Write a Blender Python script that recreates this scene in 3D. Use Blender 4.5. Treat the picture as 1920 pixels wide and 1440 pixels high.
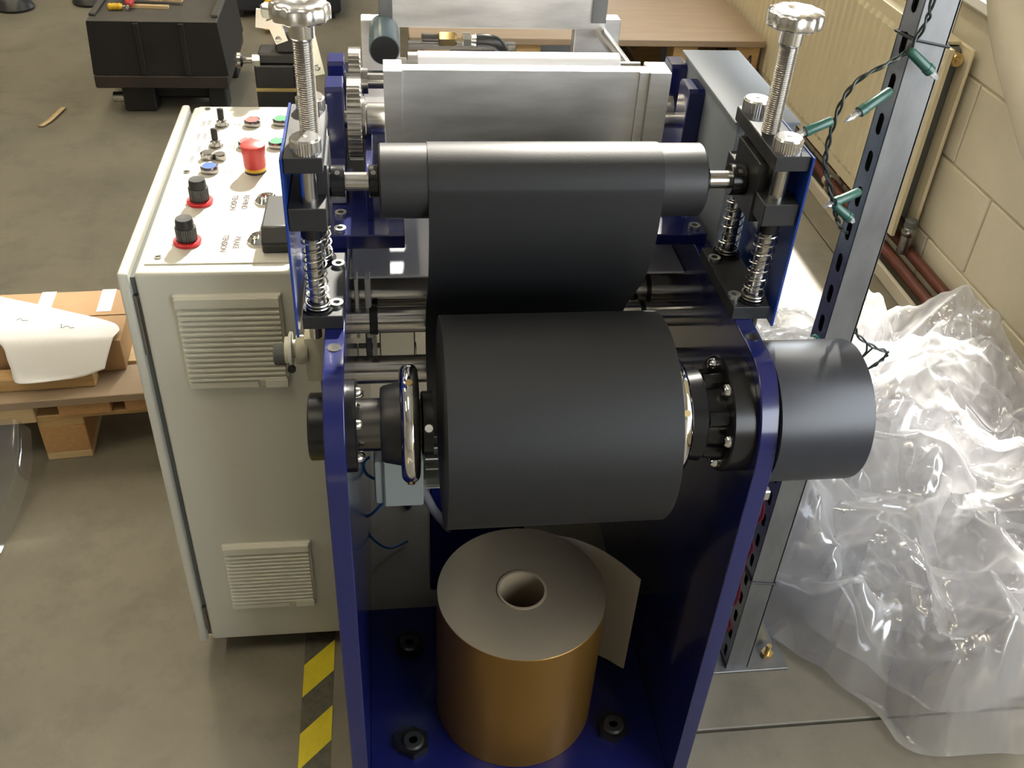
import bpy, bmesh, math, random
from mathutils import Vector, Matrix, noise
random.seed(7)
PI = math.pi
for o in list(bpy.data.objects): bpy.data.objects.remove(o)
SC = bpy.context.scene
COL = SC.collection

# ---------------------------------------------------------------- camera
CAM_H = 1.55
pitch, yaw, roll = 0.65564693, 0.15281352, 0.06310795
fw = Vector((math.sin(yaw)*math.cos(pitch), math.cos(yaw)*math.cos(pitch), -math.sin(pitch)))
rt = Vector((math.cos(yaw), -math.sin(yaw), 0)); up = rt.cross(fw)
c_, s_ = math.cos(roll), math.sin(roll)
rt2 = rt*c_ + up*s_; up2 = -rt*s_ + up*c_
cd = bpy.data.cameras.new('camera'); cam = bpy.data.objects.new('camera', cd); COL.objects.link(cam)
cd.sensor_width = 36.0; cd.lens = 36.0*1828.63/1920; cd.clip_start = 0.02; cd.clip_end = 100
M = Matrix((rt2, up2, -fw)).transposed().to_4x4(); M.translation = Vector((0, 0, CAM_H)); cam.matrix_world = M
SC.camera = cam

# ---------------------------------------------------------------- light
W = bpy.data.worlds.new('daylight'); SC.world = W; W.use_nodes = True
bg = W.node_tree.nodes['Background']; bg.inputs[0].default_value = (0.88, 0.94, 1.0, 1); bg.inputs[1].default_value = 4.5
sun_dir = Vector((-0.22, -0.75, -0.62)).normalized()
sl = bpy.data.lights.new('sun', 'SUN'); sl.energy = 8.5; sl.angle = math.radians(2.0); sl.color = (1.0, 0.95, 0.84)
sun = bpy.data.objects.new('sun', sl); COL.objects.link(sun)
sun.rotation_euler = sun_dir.to_track_quat('-Z', 'Y').to_euler(); sun.location = (6, 7, 8)
def portal(name, loc, direction, sx, sy):
    l = bpy.data.lights.new(name, 'AREA'); l.shape = 'RECTANGLE'; l.size = sx; l.size_y = sy; l.cycles.is_portal = True
    o = bpy.data.objects.new(name, l); COL.objects.link(o); o.location = loc
    o.rotation_euler = Vector(direction).to_track_quat('-Z', 'Z').to_euler(); return o
portal('window_portal', (1.78, 3.45, 1.42), (-1, 0, 0), 1.9, 1.1)
portal('far_window_portal', (1.78, 7.8, 1.37), (-1, 0, 0), 1.8, 1.0)
portal('near_window_portal', (1.78, -0.975, 1.67), (-1, 0, 0), 3.45, 1.6)
portal('added_roof_portal', (1.25, 5.52, 4.48), (0, 0, -1), 0.74, 1.27)  # guides sky light through the added roof opening
SC.view_settings.view_transform = 'Standard'; SC.view_settings.look = 'None'
SC.view_settings.exposure = 0.95; SC.view_settings.gamma = 1.0; SC.view_settings.use_curve_mapping = False
SC.cycles.use_denoising = True
SC.cycles.max_bounces = 10; SC.cycles.transparent_max_bounces = 24; SC.cycles.diffuse_bounces = 5

# ---------------------------------------------------------------- materials
def newmat(name):
    m = bpy.data.materials.new(name); m.use_nodes = True
    nt = m.node_tree; return m, nt, nt.nodes['Principled BSDF']
def L(nt, a, b): nt.links.new(a, b)
def mat(name, col, rough=0.5, metal=0.0, var=0.0, vscale=8.0, bump=0.0, bscale=60.0, coat=0.0, rvar=0.0, stretch=(1, 1, 1), col2=None, spec=0.5, aniso=0.0):
    m, nt, p = newmat(name)
    p.inputs['Roughness'].default_value = rough; p.inputs['Metallic'].default_value = metal
    p.inputs['Base Color'].default_value = (*col, 1); p.inputs['Coat Weight'].default_value = coat
    p.inputs['Coat Roughness'].default_value = 0.08; p.inputs['Specular IOR Level'].default_value = spec
    if var or bump or rvar or col2:
        tc = nt.nodes.new('ShaderNodeTexCoord'); mp = nt.nodes.new('ShaderNodeMapping'); mp.inputs['Scale'].default_value = stretch
        L(nt, tc.outputs['Object'], mp.inputs['Vector'])
    if var or col2 or rvar:
        n = nt.nodes.new('ShaderNodeTexNoise'); n.inputs['Scale'].default_value = vscale; n.inputs['Detail'].default_value = 6; n.inputs['Roughness'].default_value = 0.62
        L(nt, mp.outputs[0], n.inputs['Vector'])
        if var or col2:
            r = nt.nodes.new('ShaderNodeValToRGB'); r.color_ramp.elements[0].position = 0.3; r.color_ramp.elements[1].position = 0.72
            a = col2 or tuple(c*(1-var) for c in col); b = col if col2 else tuple(min(1, c*(1+var)) for c in col)
            r.color_ramp.elements[0].color = (*a, 1); r.color_ramp.elements[1].color = (*b, 1)
            L(nt, n.outputs['Fac'], r.inputs[0]); L(nt, r.outputs[0], p.inputs['Base Color'])
        if rvar:
            mr = nt.nodes.new('ShaderNodeMapRange'); mr.inputs['To Min'].default_value = max(0.02, rough-rvar); mr.inputs['To Max'].default_value = rough+rvar
            L(nt, n.outputs['Fac'], mr.inputs['Value']); L(nt, mr.outputs[0], p.inputs['Roughness'])
    if bump:
        n2 = nt.nodes.new('ShaderNodeTexNoise'); n2.inputs['Scale'].default_value = bscale; n2.inputs['Detail'].default_value = 4
        L(nt, mp.outputs[0], n2.inputs['Vector'])
        b = nt.nodes.new('ShaderNodeBump'); b.inputs['Strength'].default_value = bump; b.inputs['Distance'].default_value = 0.004
        L(nt, n2.outputs['Fac'], b.inputs['Height']); L(nt, b.outputs[0], p.inputs['Normal'])
    return m
MT = {}
MT['blue'] = mat('blue_gloss_paint', (0.006, 0.009, 0.075), 0.20, coat=0.5, bump=0.02, bscale=40)
MT['bluebright'] = mat('blue_sheet_paint', (0.006, 0.03, 0.19), 0.3, coat=0.3)
MT['black'] = mat('black_anodised', (0.014, 0.014, 0.015), 0.42, 0.0, rvar=0.08, vscale=30)
MT['blackplastic'] = mat('black_plastic', (0.022, 0.022, 0.022), 0.38)
MT['blackgloss'] = mat('black_gloss', (0.007, 0.007, 0.008), 0.24)
MT['vinyl'] = mat('black_matt_vinyl', (0.0095, 0.0095, 0.010), 0.54, bump=0.06, bscale=700, spec=0.4)
MT['rubber'] = mat('dark_roller_rubber', (0.018, 0.018, 0.019), 0.42, bump=0.03, bscale=400)
MT['drum'] = mat('dark_grey_satin_paint', (0.024, 0.026, 0.032), 0.36, bump=0.03, bscale=800)
MT['steel'] = mat('polished_steel', (0.62, 0.60, 0.57), 0.22, 1.0, rvar=0.06, vscale=20, stretch=(1, 12, 12))
MT['steeldark'] = mat('dark_steel', (0.30, 0.29, 0.28), 0.25, 1.0)
MT['darkshaft'] = mat('oiled_dark_steel', (0.14, 0.135, 0.13), 0.22, 1.0)
MT['thread'] = mat('threaded_steel', (0.42, 0.40, 0.37), 0.30, 1.0)
MT['chrome'] = mat('chrome', (0.86, 0.85, 0.83), 0.05, 1.0)
MT['polish'] = mat('polished_aluminium', (0.90, 0.88, 0.86), 0.20, 1.0)
MT['alu'] = mat('brushed_aluminium', (0.74, 0.725, 0.69), 0.46, 1.0, var=0.16, vscale=7, rvar=0.10, stretch=(1, 1, 5), bump=0.03, bscale=90)
MT['zinc'] = mat('zinc_plate', (0.72, 0.72, 0.66), 0.28, 1.0)
MT['galv'] = mat('galvanised_steel', (0.22, 0.22, 0.22), 0.46, 0.7, var=0.22, vscale=22, rvar=0.10, stretch=(1, 1, 0.35))
MT['galvshiny'] = mat('galvanised_bright', (0.32, 0.34, 0.37), 0.24, 1.0, var=0.15, vscale=18, rvar=0.08)
MT['cab'] = mat('cabinet_light_grey', (0.60, 0.59, 0.51), 0.42, bump=0.04, bscale=500)
MT['panel'] = mat('engraved_panel_white', (0.62, 0.60, 0.53), 0.35)
MT['vent'] = mat('vent_plastic_cream', (0.66, 0.64, 0.54), 0.5)
MT['gasket'] = mat('grey_gasket', (0.10, 0.105, 0.10), 0.7)
MT['red'] = mat('red_plastic', (0.50, 0.035, 0.030), 0.45)
MT['redbright'] = mat('red_ring', (0.62, 0.02, 0.03), 0.4)
MT['strapred'] = mat('dark_red_strap', (0.10, 0.008, 0.02), 0.35)
MT['yellow'] = mat('yellow_plastic', (0.70, 0.42, 0.02), 0.5)
MT['green'] = mat('green_button', (0.02, 0.22, 0.08), 0.4)
MT['bluebtn'] = mat('blue_button', (0.02, 0.07, 0.33), 0.4)
MT['ink'] = mat('panel_ink', (0.050, 0.032, 0.022), 0.7)
MT['inkdark'] = mat('dark_ink', (0.05, 0.045, 0.05), 0.8)
MT['grey'] = mat('cover_grey_paint', (0.17, 0.19, 0.22), 0.55, bump=0.03, bscale=500)
MT['sheet'] = mat('grey_tray', (0.62, 0.62, 0.66), 0.45)
MT['tray'] = mat('pale_tray_sheet', (0.78, 0.78, 0.84), 0.75)
MT['boss'] = mat('blue_grey_boss', (0.11, 0.16, 0.19), 0.3)
MT['jbox'] = mat('junction_box_grey', (0.36, 0.40, 0.37), 0.45)
MT['beige'] = mat('beige_plastic', (0.52, 0.49, 0.38), 0.5)
MT['white'] = mat('white_plastic', (0.80, 0.79, 0.74), 0.4)
MT['pine'] = mat('pine_wood', (0.58, 0.38, 0.17), 0.6, vscale=6, stretch=(1, 14, 14), col2=(0.40, 0.24, 0.09), bump=0.05, bscale=30)
MT['pinepale'] = mat('pale_pine_wood', (0.66, 0.49, 0.27), 0.6, vscale=5, stretch=(1, 14, 14), col2=(0.52, 0.36, 0.17), bump=0.05, bscale=30)
MT['endgrain'] = mat('pine_end_grain', (0.55, 0.33, 0.14), 0.7, vscale=12, stretch=(8, 1, 20), col2=(0.42, 0.21, 0.08))
MT['plywood'] = mat('weathered_plywood', (0.36, 0.26, 0.17), 0.55, vscale=4, stretch=(1, 9, 1), col2=(0.30, 0.215, 0.14), bump=0.04, bscale=25)
MT['card'] = mat('cardboard', (0.36, 0.215, 0.10), 0.7, var=0.08, vscale=9, bump=0.04, bscale=120)
MT['paper'] = mat('white_paper', (0.84, 0.82, 0.80), 0.6, bump=0.05, bscale=20)
MT['floor'] = mat('concrete_floor', (0.225, 0.198, 0.145), 0.50, vscale=2.6, col2=(0.150, 0.134, 0.100), bump=0.10, bscale=90, rvar=0.08)
def stain_floor(m):
    nt = m.node_tree; p = nt.nodes['Principled BSDF']; src = p.inputs['Base Color'].links[0].from_socket
    tc = nt.nodes.new('ShaderNodeTexCoord'); n = nt.nodes.new('ShaderNodeTexNoise'); n.inputs['Scale'].default_value = 7; n.inputs['Detail'].default_value = 7; n.inputs['Roughness'].default_value = 0.7
    r = nt.nodes.new('ShaderNodeValToRGB'); r.color_ramp.elements[0].position = 0.30; r.color_ramp.elements[0].color = (0.45, 0.45, 0.47, 1); r.color_ramp.elements[1].position = 0.50; r.color_ramp.elements[1].color = (1, 1, 1, 1)
    mx = nt.nodes.new('ShaderNodeMix'); mx.data_type = 'RGBA'; mx.blend_type = 'MULTIPLY'; mx.inputs[0].default_value = 0.42
    L(nt, tc.outputs['Object'], n.inputs['Vector']); L(nt, n.outputs['Fac'], r.inputs[0]); L(nt, src, mx.inputs[6]); L(nt, r.outputs[0], mx.inputs[7]); L(nt, mx.outputs[2], p.inputs['Base Color'])
stain_floor(MT['floor'])
MT['joint'] = mat('floor_joint', (0.05, 0.043, 0.034), 0.9)
MT['wall'] = mat('cream_painted_block', (0.60, 0.55, 0.42), 0.55, var=0.06, vscale=5, bump=0.18, bscale=170)
MT['mortar'] = mat('cream_painted_mortar', (0.56, 0.51, 0.38), 0.7, bump=0.2, bscale=150)
MT['rad'] = mat('cream_radiator_paint', (0.66, 0.58, 0.40), 0.38)
MT['pipebrown'] = mat('red_brown_pipe_paint', (0.115, 0.035, 0.022), 0.4, var=0.2, vscale=20)
MT['trim'] = mat('cream_trim', (0.50, 0.45, 0.36), 0.5, var=0.08, vscale=9)
MT['brass'] = mat('brass', (0.62, 0.47, 0.22), 0.28, 1.0)
MT['gold'] = mat('gold_foil_paper', (0.24, 0.125, 0.026), 0.34, 0.65, var=0.05, vscale=3, bump=0.02, bscale=300)
MT['paperend'] = mat('roll_end_paper', (0.36, 0.29, 0.22), 0.62)
MT['core'] = mat('cardboard_core', (0.34, 0.27, 0.18), 0.8, bump=0.08, bscale=80)
MT['backing'] = mat('release_backing_paper', (0.42, 0.37, 0.29), 0.6)
MT['darkmachine'] = mat('black_crackle_paint', (0.011, 0.010, 0.009), 0.55, var=0.3, vscale=10, bump=0.1, bscale=60)
MT['darktop'] = mat('paler_black_top', (0.075, 0.068, 0.058), 0.6, var=0.25, vscale=6)  # tray top and lips, paler than the body
MT['rust'] = mat('rusty_black', (0.045, 0.026, 0.018), 0.7, col2=(0.016, 0.014, 0.013), vscale=9)
MT['greencable'] = mat('dark_green_cable', (0.012, 0.022, 0.018), 0.35)
MT['greensocket'] = mat('green_socket', (0.022, 0.085, 0.062), 0.32)
MT['greycable'] = mat('grey_cable', (0.26, 0.26, 0.28), 0.4)
MT['bluecable'] = mat('blue_cable', (0.01, 0.10, 0.30), 0.4)
MT['hazy'] = mat('hazard_yellow', (0.62, 0.50, 0.02), 0.5, var=0.12, vscale=30)
MT['hazb'] = mat('hazard_black', (0.085, 0.08, 0.055), 0.6, var=0.35, vscale=60)
MT['ceiling'] = mat('ceiling_grey', (0.35, 0.34, 0.32), 0.8)
MT['wallfar'] = mat('far_wall_paint', (0.30, 0.28, 0.24), 0.8)
def ringmat():   # paper roll end: concentric winding lines about the object's own z axis
    m, nt, p = newmat('roll_end_rings'); p.inputs['Roughness'].default_value = 0.6
    tc = nt.nodes.new('ShaderNodeTexCoord'); w = nt.nodes.new('ShaderNodeTexWave'); w.wave_type = 'RINGS'; w.rings_direction = 'Z'
    w.inputs['Scale'].default_value = 95; w.inputs['Distortion'].default_value = 0.0; w.inputs['Detail'].default_value = 0
    n = nt.nodes.new('ShaderNodeTexNoise'); n.inputs['Scale'].default_value = 14
    mx = nt.nodes.new('ShaderNodeMix'); mx.data_type = 'RGBA'; mx.inputs[6].default_value = (0.19, 0.155, 0.105, 1); mx.inputs[7].default_value = (0.27, 0.22, 0.155, 1)
    mm = nt.nodes.new('ShaderNodeMath'); mm.operation = 'MULTIPLY'
    L(nt, tc.outputs['Object'], w.inputs['Vector']); L(nt, tc.outputs['Object'], n.inputs['Vector'])
    L(nt, w.outputs['Fac'], mm.inputs[0]); L(nt, n.outputs['Fac'], mm.inputs[1]); L(nt, mm.outputs[0], mx.inputs[0]); L(nt, mx.outputs[2], p.inputs['Base Color'])
    return m
MT['rings'] = ringmat()
def filmmat(name, alpha, tint, rough=0.22, gloss=0.16):
    m = bpy.data.materials.new(name); m.use_nodes = True; nt = m.node_tree; nt.nodes.remove(nt.nodes['Principled BSDF'])
    out = nt.nodes['Material Output']
    tr = nt.nodes.new('ShaderNodeBsdfTransparent'); tl = nt.nodes.new('ShaderNodeBsdfTranslucent'); df = nt.nodes.new('ShaderNodeBsdfDiffuse')
    gl = nt.nodes.new('ShaderNodeBsdfGlossy'); gl.inputs['Roughness'].default_value = rough
    tl.inputs[0].default_value = (*tint, 1); df.inputs[0].default_value = (*tint, 1); tr.inputs[0].default_value = (0.96, 0.96, 0.97, 1)
    m1 = nt.nodes.new('ShaderNodeMixShader'); m1.inputs[0].default_value = 0.45; L(nt, tl.outputs[0], m1.inputs[1]); L(nt, df.outputs[0], m1.inputs[2])
    n = nt.nodes.new('ShaderNodeTexNoise'); n.inputs['Scale'].default_value = 5; n.inputs['Detail'].default_value = 3
    tc = nt.nodes.new('ShaderNodeTexCoord'); L(nt, tc.outputs['Object'], n.inputs['Vector'])
    lw = nt.nodes.new('ShaderNodeLayerWeight'); lw.inputs[0].default_value = 0.35
    ma = nt.nodes.new('ShaderNodeMath'); ma.operation = 'MULTIPLY_ADD'; ma.inputs[1].default_value = 0.65; ma.inputs[2].default_value = alpha; L(nt, lw.outputs['Facing'], ma.inputs[0])
    mc = nt.nodes.new('ShaderNodeMath'); mc.operation = 'MINIMUM'; mc.inputs[1].default_value = 0.95; L(nt, ma.outputs[0], mc.inputs[0])
    m2 = nt.nodes.new('ShaderNodeMixShader'); L(nt, mc.outputs[0], m2.inputs[0]); L(nt, tr.outputs[0], m2.inputs[1]); L(nt, m1.outputs[0], m2.inputs[2])
    m3 = nt.nodes.new('ShaderNodeMixShader'); m3.inputs[0].default_value = gloss; L(nt, m2.outputs[0], m3.inputs[1]); L(nt, gl.outputs[0], m3.inputs[2])
    L(nt, m3.outputs[0], out.inputs[0]); return m
MT['film'] = filmmat('milky_polythene_film', 0.24, (0.96, 0.96, 0.98), 0.16)
MT['clearfilm'] = filmmat('clear_polythene_film', 0.07, (0.6, 0.6, 0.6), 0.10, 0.22)
def glassmat():
    m, nt, p = newmat('clear_bulb_glass'); p.inputs['Base Color'].default_value = (0.95, 0.95, 0.95, 1); p.inputs['Roughness'].default_value = 0.04
    p.inputs['Transmission Weight'].default_value = 0.85; p.inputs['IOR'].default_value = 1.45; return m
MT['glass'] = glassmat()

# ---------------------------------------------------------------- geometry helpers
class MB:
    def __init__(s): s.v = []; s.f = []
    def add(s, v, f):
        n = len(s.v); s.v += [tuple(p) for p in v]; s.f += [tuple(i+n for i in q) for q in f]; return s
    def box(s, x0, x1, y0, y1, z0, z1, b=0.0, seg=1):
        bm = bmesh.new(); bmesh.ops.create_cube(bm, size=1)
        for v in bm.verts: v.co = Vector(((x0+x1)/2+v.co.x*(x1-x0), (y0+y1)/2+v.co.y*(y1-y0), (z0+z1)/2+v.co.z*(z1-z0)))
        if b > 0: bmesh.ops.bevel(bm, geom=bm.edges[:], offset=b, segments=seg, affect='EDGES', profile=0.5)
        bm.verts.index_update(); s.add([v.co for v in bm.verts], [[v.index for v in f.verts] for f in bm.faces]); bm.free(); return s
    def lathe(s, prof, p, d, seg=32, cap=True):
        # prof: [(t along axis, radius)], p: origin, d: axis direction
        d = Vector(d).normalized(); a = d.orthogonal().normalized(); b = d.cross(a); p = Vector(p)
        v = []; f = []
        for t, r in prof:
            for k in range(seg):
                an = 2*PI*k/seg; v.append(p+d*t+(a*math.cos(an)+b*math.sin(an))*r)
        for i in range(len(prof)-1):
            for k in range(seg):
                k2 = (k+1) % seg; f.append((i*seg+k, i*seg+k2, (i+1)*seg+k2, (i+1)*seg+k))
        if cap: f.append(tuple(range(seg-1, -1, -1))); f.append(tuple((len(prof)-1)*seg+k for k in range(seg)))
        return s.add(v, f)
    def cyl(s, p0, p1, r, seg=28, b=0.0, r1=None):
        p0 = Vector(p0); p1 = Vector(p1); l = (p1-p0).length; r1 = r if r1 is None else r1
        pr = [(0, r-b), (b, r), (l-b, r1), (l, r1-b)] if b > 0 else [(0, r), (l, r1)]
        return s.lathe(pr, p0, p1-p0, seg)
    def ring(s, p, d, t0, t1, r0, r1, seg=32):     # hollow tube piece
        pr = [(t0, r0), (t0, r1), (t1, r1), (t1, r0), (t0, r0)]
        return s.lathe(pr, p, d, seg, cap=False)
    def torus(s, p, d, R, r, seg=48, rs=14):
        d = Vector(d).normalized(); a = d.orthogonal().normalized(); b = d.cross(a); p = Vector(p); v = []; f = []
        for i in range(seg):
            an = 2*PI*i/seg; e = a*math.cos(an)+b*math.sin(an)
            for j in range(rs):
                q = 2*PI*j/rs; v.append(p+e*(R+r*math.cos(q))+d*r*math.sin(q))
        for i in range(seg):
            for j in range(rs):
                f.append((i*rs+j, ((i+1) % seg)*rs+j, ((i+1) % seg)*rs+(j+1) % rs, i*rs+(j+1) % rs))
        return s.add(v, f)
    def tube(s, path, r, seg=8, cap=True):
        P = [Vector(q) for q in path]; n = len(P); v = []; f = []; N = None
        for i in range(n):
            t = (P[min(i+1, n-1)]-P[max(i-1, 0)]).normalized()
            if N is None: N = t.orthogonal().normalized()
            N = (N-t*N.dot(t))
            N = N.normalized() if N.length > 1e-6 else t.orthogonal().normalized()
            B = t.cross(N); rr = r[i] if isinstance(r, (list, tuple)) else r
            for k in range(seg):
                an = 2*PI*k/seg; v.append(P[i]+(N*math.cos(an)+B*math.sin(an))*rr)
        for i in range(n-1):
            for k in range(seg):
                k2 = (k+1) % seg; f.append((i*seg+k, i*seg+k2, (i+1)*seg+k2, (i+1)*seg+k))
        if cap: f.append(tuple(range(seg-1, -1, -1))); f.append(tuple((n-1)*seg+k for k in range(seg)))
        return s.add(v, f)
    def prism(s, poly, axis, a0, a1):
        # poly in the two other axes (x: (y,z), y: (x,z), z: (x,y))
        def P(q, a): return {'x': (a, q[0], q[1]), 'y': (q[0], a, q[1]), 'z': (q[0], q[1], a)}[axis]
        n = len(poly); v = [P(q, a0) for q in poly]+[P(q, a1) for q in poly]
        f = [tuple(range(n)), tuple(range(2*n-1, n-1, -1))]+[(i, n+i, n+(i+1) % n, (i+1) % n) for i in range(n)]
        return s.add(v, f)
    def sheet(s, grid, th=None):
        m = len(grid); n = len(grid[0]); v = [p for row in grid for p in row]
        f = [(i*n+j, (i+1)*n+j, (i+1)*n+j+1, i*n+j+1) for i in range(m-1) for j in range(n-1)]
        return s.add(v, f)
    def sphere(s, p, r, seg=16, sz=1.0):
        pr = [(-r*sz*math.cos(PI*i/8), max(1e-4, r*math.sin(PI*i/8))) for i in range(9)]
        return s.lathe(pr, p, (0, 0, 1), seg)
OFF = {}
def obj(name, mb, m, parent=None, angle=35, local=False):
    me = bpy.data.meshes.new(name); off = Vector((0, 0, 0)) if (parent is None or local) else OFF[parent]
    me.from_pydata([tuple(Vector(p)-off) for p in mb.v], [], mb.f); me.validate(); me.update()
    bm = bmesh.new(); bm.from_mesh(me); bmesh.ops.recalc_face_normals(bm, faces=bm.faces); bm.to_mesh(me); bm.free()
    me.shade_smooth(); me.set_sharp_from_angle(angle=math.radians(angle))
    me.materials.append(MT[m] if isinstance(m, str) else m)
    o = bpy.data.objects.new(name, me); COL.objects.link(o); OFF[o] = off
    if parent is not None: o.parent = parent
    return o
def tag(o, label, cat, group=None):
    o['label'] = label; o['category'] = cat
    if group: o['group'] = group
    return o
def thing(name, label, cat, loc, group=None, rz=0.0):
    o = bpy.data.objects.new(name, None); COL.objects.link(o); o.empty_display_size = 0.05
    o.location = loc; o.rotation_euler = (0, 0, rz); OFF[o] = Vector(loc) if rz == 0 else Vector((0, 0, 0)); return tag(o, label, cat, group)
def struct(name, mb, m, **k):
    o = obj(name, mb, m, **k)
    if o.parent is None: o['kind'] = 'structure'
    return o
def copy_tree(o, loc, label=None):
    r = o.copy(); COL.objects.link(r); r.location = loc; OFF[r] = OFF.get(o, Vector())
    if label: r['label'] = label
    for ch in list(o.children):
        if ch == r: continue
        c = ch.copy(); COL.objects.link(c); c.parent = r
        for g in list(ch.children):
            d = g.copy(); COL.objects.link(d); d.parent = c
    return r
def arc(cx, cy, r, a0, a1, n): return [(cx+r*math.cos(math.radians(a0+(a1-a0)*i/n)), cy+r*math.sin(math.radians(a0+(a1-a0)*i/n))) for i in range(n+1)]
def smooth_path(pts, n=8):
    P = [Vector(p) for p in pts]; out = []
    for i in range(len(P)-1):
        p0 = P[max(i-1, 0)]; p1 = P[i]; p2 = P[i+1]; p3 = P[min(i+2, len(P)-1)]
        for k in range(n):
            t = k/n; out.append(0.5*((2*p1)+(p2-p0)*t+(2*p0-5*p1+4*p2-p3)*t*t+(3*p1-p0-3*p2+p3)*t**3))
    out.append(P[-1]); return out
def socket_bolt(parent, p, r=0.0075, h=0.006, m='zinc', name='socket_bolt'):
    p = Vector(p); b = obj(name, MB().ring(p, (0, 0, 1), 0, h, r*0.5, r, 20), m, parent)
    obj('socket_recess', MB().cyl(p, p+Vector((0, 0, h*0.35)), r*0.55, 6), 'black', b); return b

# ---------------------------------------------------------------- room
fl = struct('floor', MB().box(-6, 1.70, -3, 9, -0.08, -0.015), 'joint')
g = 0.0028
for (x0, x1, y0, y1) in ((-6, 0.46, -3, 9), (0.46, 1.44, -3, 0.956), (0.46, 1.44, 0.956, 9), (1.44, 1.72, -3, 9)):
    obj('slab', MB().box(x0+g, x1-g, y0+g, y1-g, -0.03, 0.0, 0.002), 'floor', fl)
T0, T1 = 1.656, 1.76
WM = MB()
for (y0, y1, z0, z1) in ((-3, 9, -0.02, 0.80), (-3, 9, 2.5, 3.6), (-3, 4.5, 3.6, 4.4), (5.1, 9, 3.6, 4.4), (-3, -2.7, 0.8, 2.5), (0.75, 2.5, 0.8, 2.5), (4.4, 6.9, 0.8, 2.5), (8.7, 9, 0.8, 2.5), (2.5, 4.4, 2.0, 2.5), (6.9, 8.7, 1.9, 2.5)): WM.box(T0, T1, y0, y1, z0, z1)  # unseen piers above the sill placed to block sun from floor and skid
wr = struct('wall_right', WM, 'mortar')
for r, (z0, z1) in enumerate(((0.0, 0.136), (0.144, 0.376), (0.384, 0.616), (0.624, 0.797))):
    first = None
    for k in range(-1, 9):
        y = 0.92+0.448*k+(0.0 if r % 2 else 0.224)
        if first is None: first = obj('block', MB().box(1.648, 1.668, 0.004, 0.444, z0, z1, 0.003), 'wall', wr); b = first
        else: b = first.copy(); COL.objects.link(b); b.parent = wr
        b.location = (0, y, 0)
def window(name, y0, y1, z0, z1, muls):
    w = struct(name, MB().box(1.70, 1.755, y0, y1, z0, z0+0.025).box(1.70, 1.755, y0, y1, z1-0.04, z1).box(1.70, 1.755, y0, y0+0.04, z0+0.04, z1-0.04).box(1.70, 1.755, y1-0.04, y1, z0+0.04, z1-0.04), 'white')
    for y in muls: obj('window_mullion', MB().box(1.705, 1.75, y-0.02, y+0.02, z0+0.04, z1-0.04), 'white', w)
window('window_1', -2.7, 0.75, 0.835, 2.5, (-1.0,)); window('window_2', 2.5, 4.4, 0.835, 2.0, ()); window('window_3', 6.9, 8.7, 0.835, 1.9, ()); window('added_high_window', 4.5, 5.1, 3.6, 4.4, ())  # the high one is added to let sun reach the brake drum
struct('trim_1', MB().box(1.60, 1.75, -2.7, 8.7, 0.80, 0.835, 0.006), 'white')
CE = MB()     # unseen ceiling, two openings added to let sun onto cabinet, machine and paper
for (x0, x1, y0, y1) in ((-6, 1.76, -3, 4.9), (-6, 0.9, 4.9, 6.15), (1.62, 1.76, 4.9, 6.15), (-6, 1.76, 6.15, 6.98), (-6, 0.42, 6.98, 7.2), (0.9, 1.76, 6.98, 7.2), (-6, 1.76, 7.2, 9)): CE.box(x0, x1, y0, y1, 4.4, 4.46)
struct('ceiling', CE, 'ceiling')
struct('added_roof_bar', MB().box(1.245, 1.275, 4.9, 6.15, 4.41, 4.45), 'white')  # bar across the added roof opening
struct('wall_left', MB().box(-6.1, -6, -3, 9, 0, 4.4), 'wallfar')
struct('wall_back', MB().box(-6, 1.76, 9, 9.1, 0, 4.4), 'wallfar')
struct('wall_front', MB().box(-6, 1.76, -3.1, -3, 0, 4.4), 'wallfar')
struct('baseboard_right', MB().box(1.520, 1.534, -1, 8.5, 0, 0.045, 0.003), 'trim')
def tube_lamp_mat():
    m = bpy.data.materials.new('fluorescent_tube'); m.use_nodes = True; nt = m.node_tree; nt.nodes.remove(nt.nodes['Principled BSDF'])
    e = nt.nodes.new('ShaderNodeEmission'); e.inputs[0].default_value = (1.0, 0.90, 0.68, 1); e.inputs[1].default_value = 42
    L(nt, e.outputs[0], nt.nodes['Material Output'].inputs[0]); return m
MT['lamp'] = tube_lamp_mat()
def lamp(x, y, label):
    t = thing('ceiling_lamp', label, 'lamp', (x, y, 4.28), 'fluorescent battens on the ceiling')
    obj('housing', MB().box(x-0.09, x+0.09, y-0.8, y+0.8, 4.33, 4.40, 0.01), 'white', t)
    for s in (-1, 1): obj('fluorescent_tube', MB().cyl((x+s*0.05, y-0.75, 4.305), (x+s*0.05, y+0.75, 4.305), 0.016, 12), 'lamp', t)
for (x, y, lab) in ((-1.0, 0.2, 'white twin fluorescent batten above the operator side of the machine'), (-1.0, 3.4, 'white twin fluorescent batten above the black machine'), (-3.4, 0.2, 'white twin fluorescent batten nearest the far left and front walls'), (-3.4, 3.4, 'white twin fluorescent batten halfway along the left wall'), (-1.4, 6.0, 'added white twin fluorescent batten for more light beyond the plywood skid'), (-3.4, 6.2, 'added white twin fluorescent batten for more light in the far back left corner')):  # last two battens added to brighten the floor at the back left
    lamp(x, y, lab)
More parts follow.
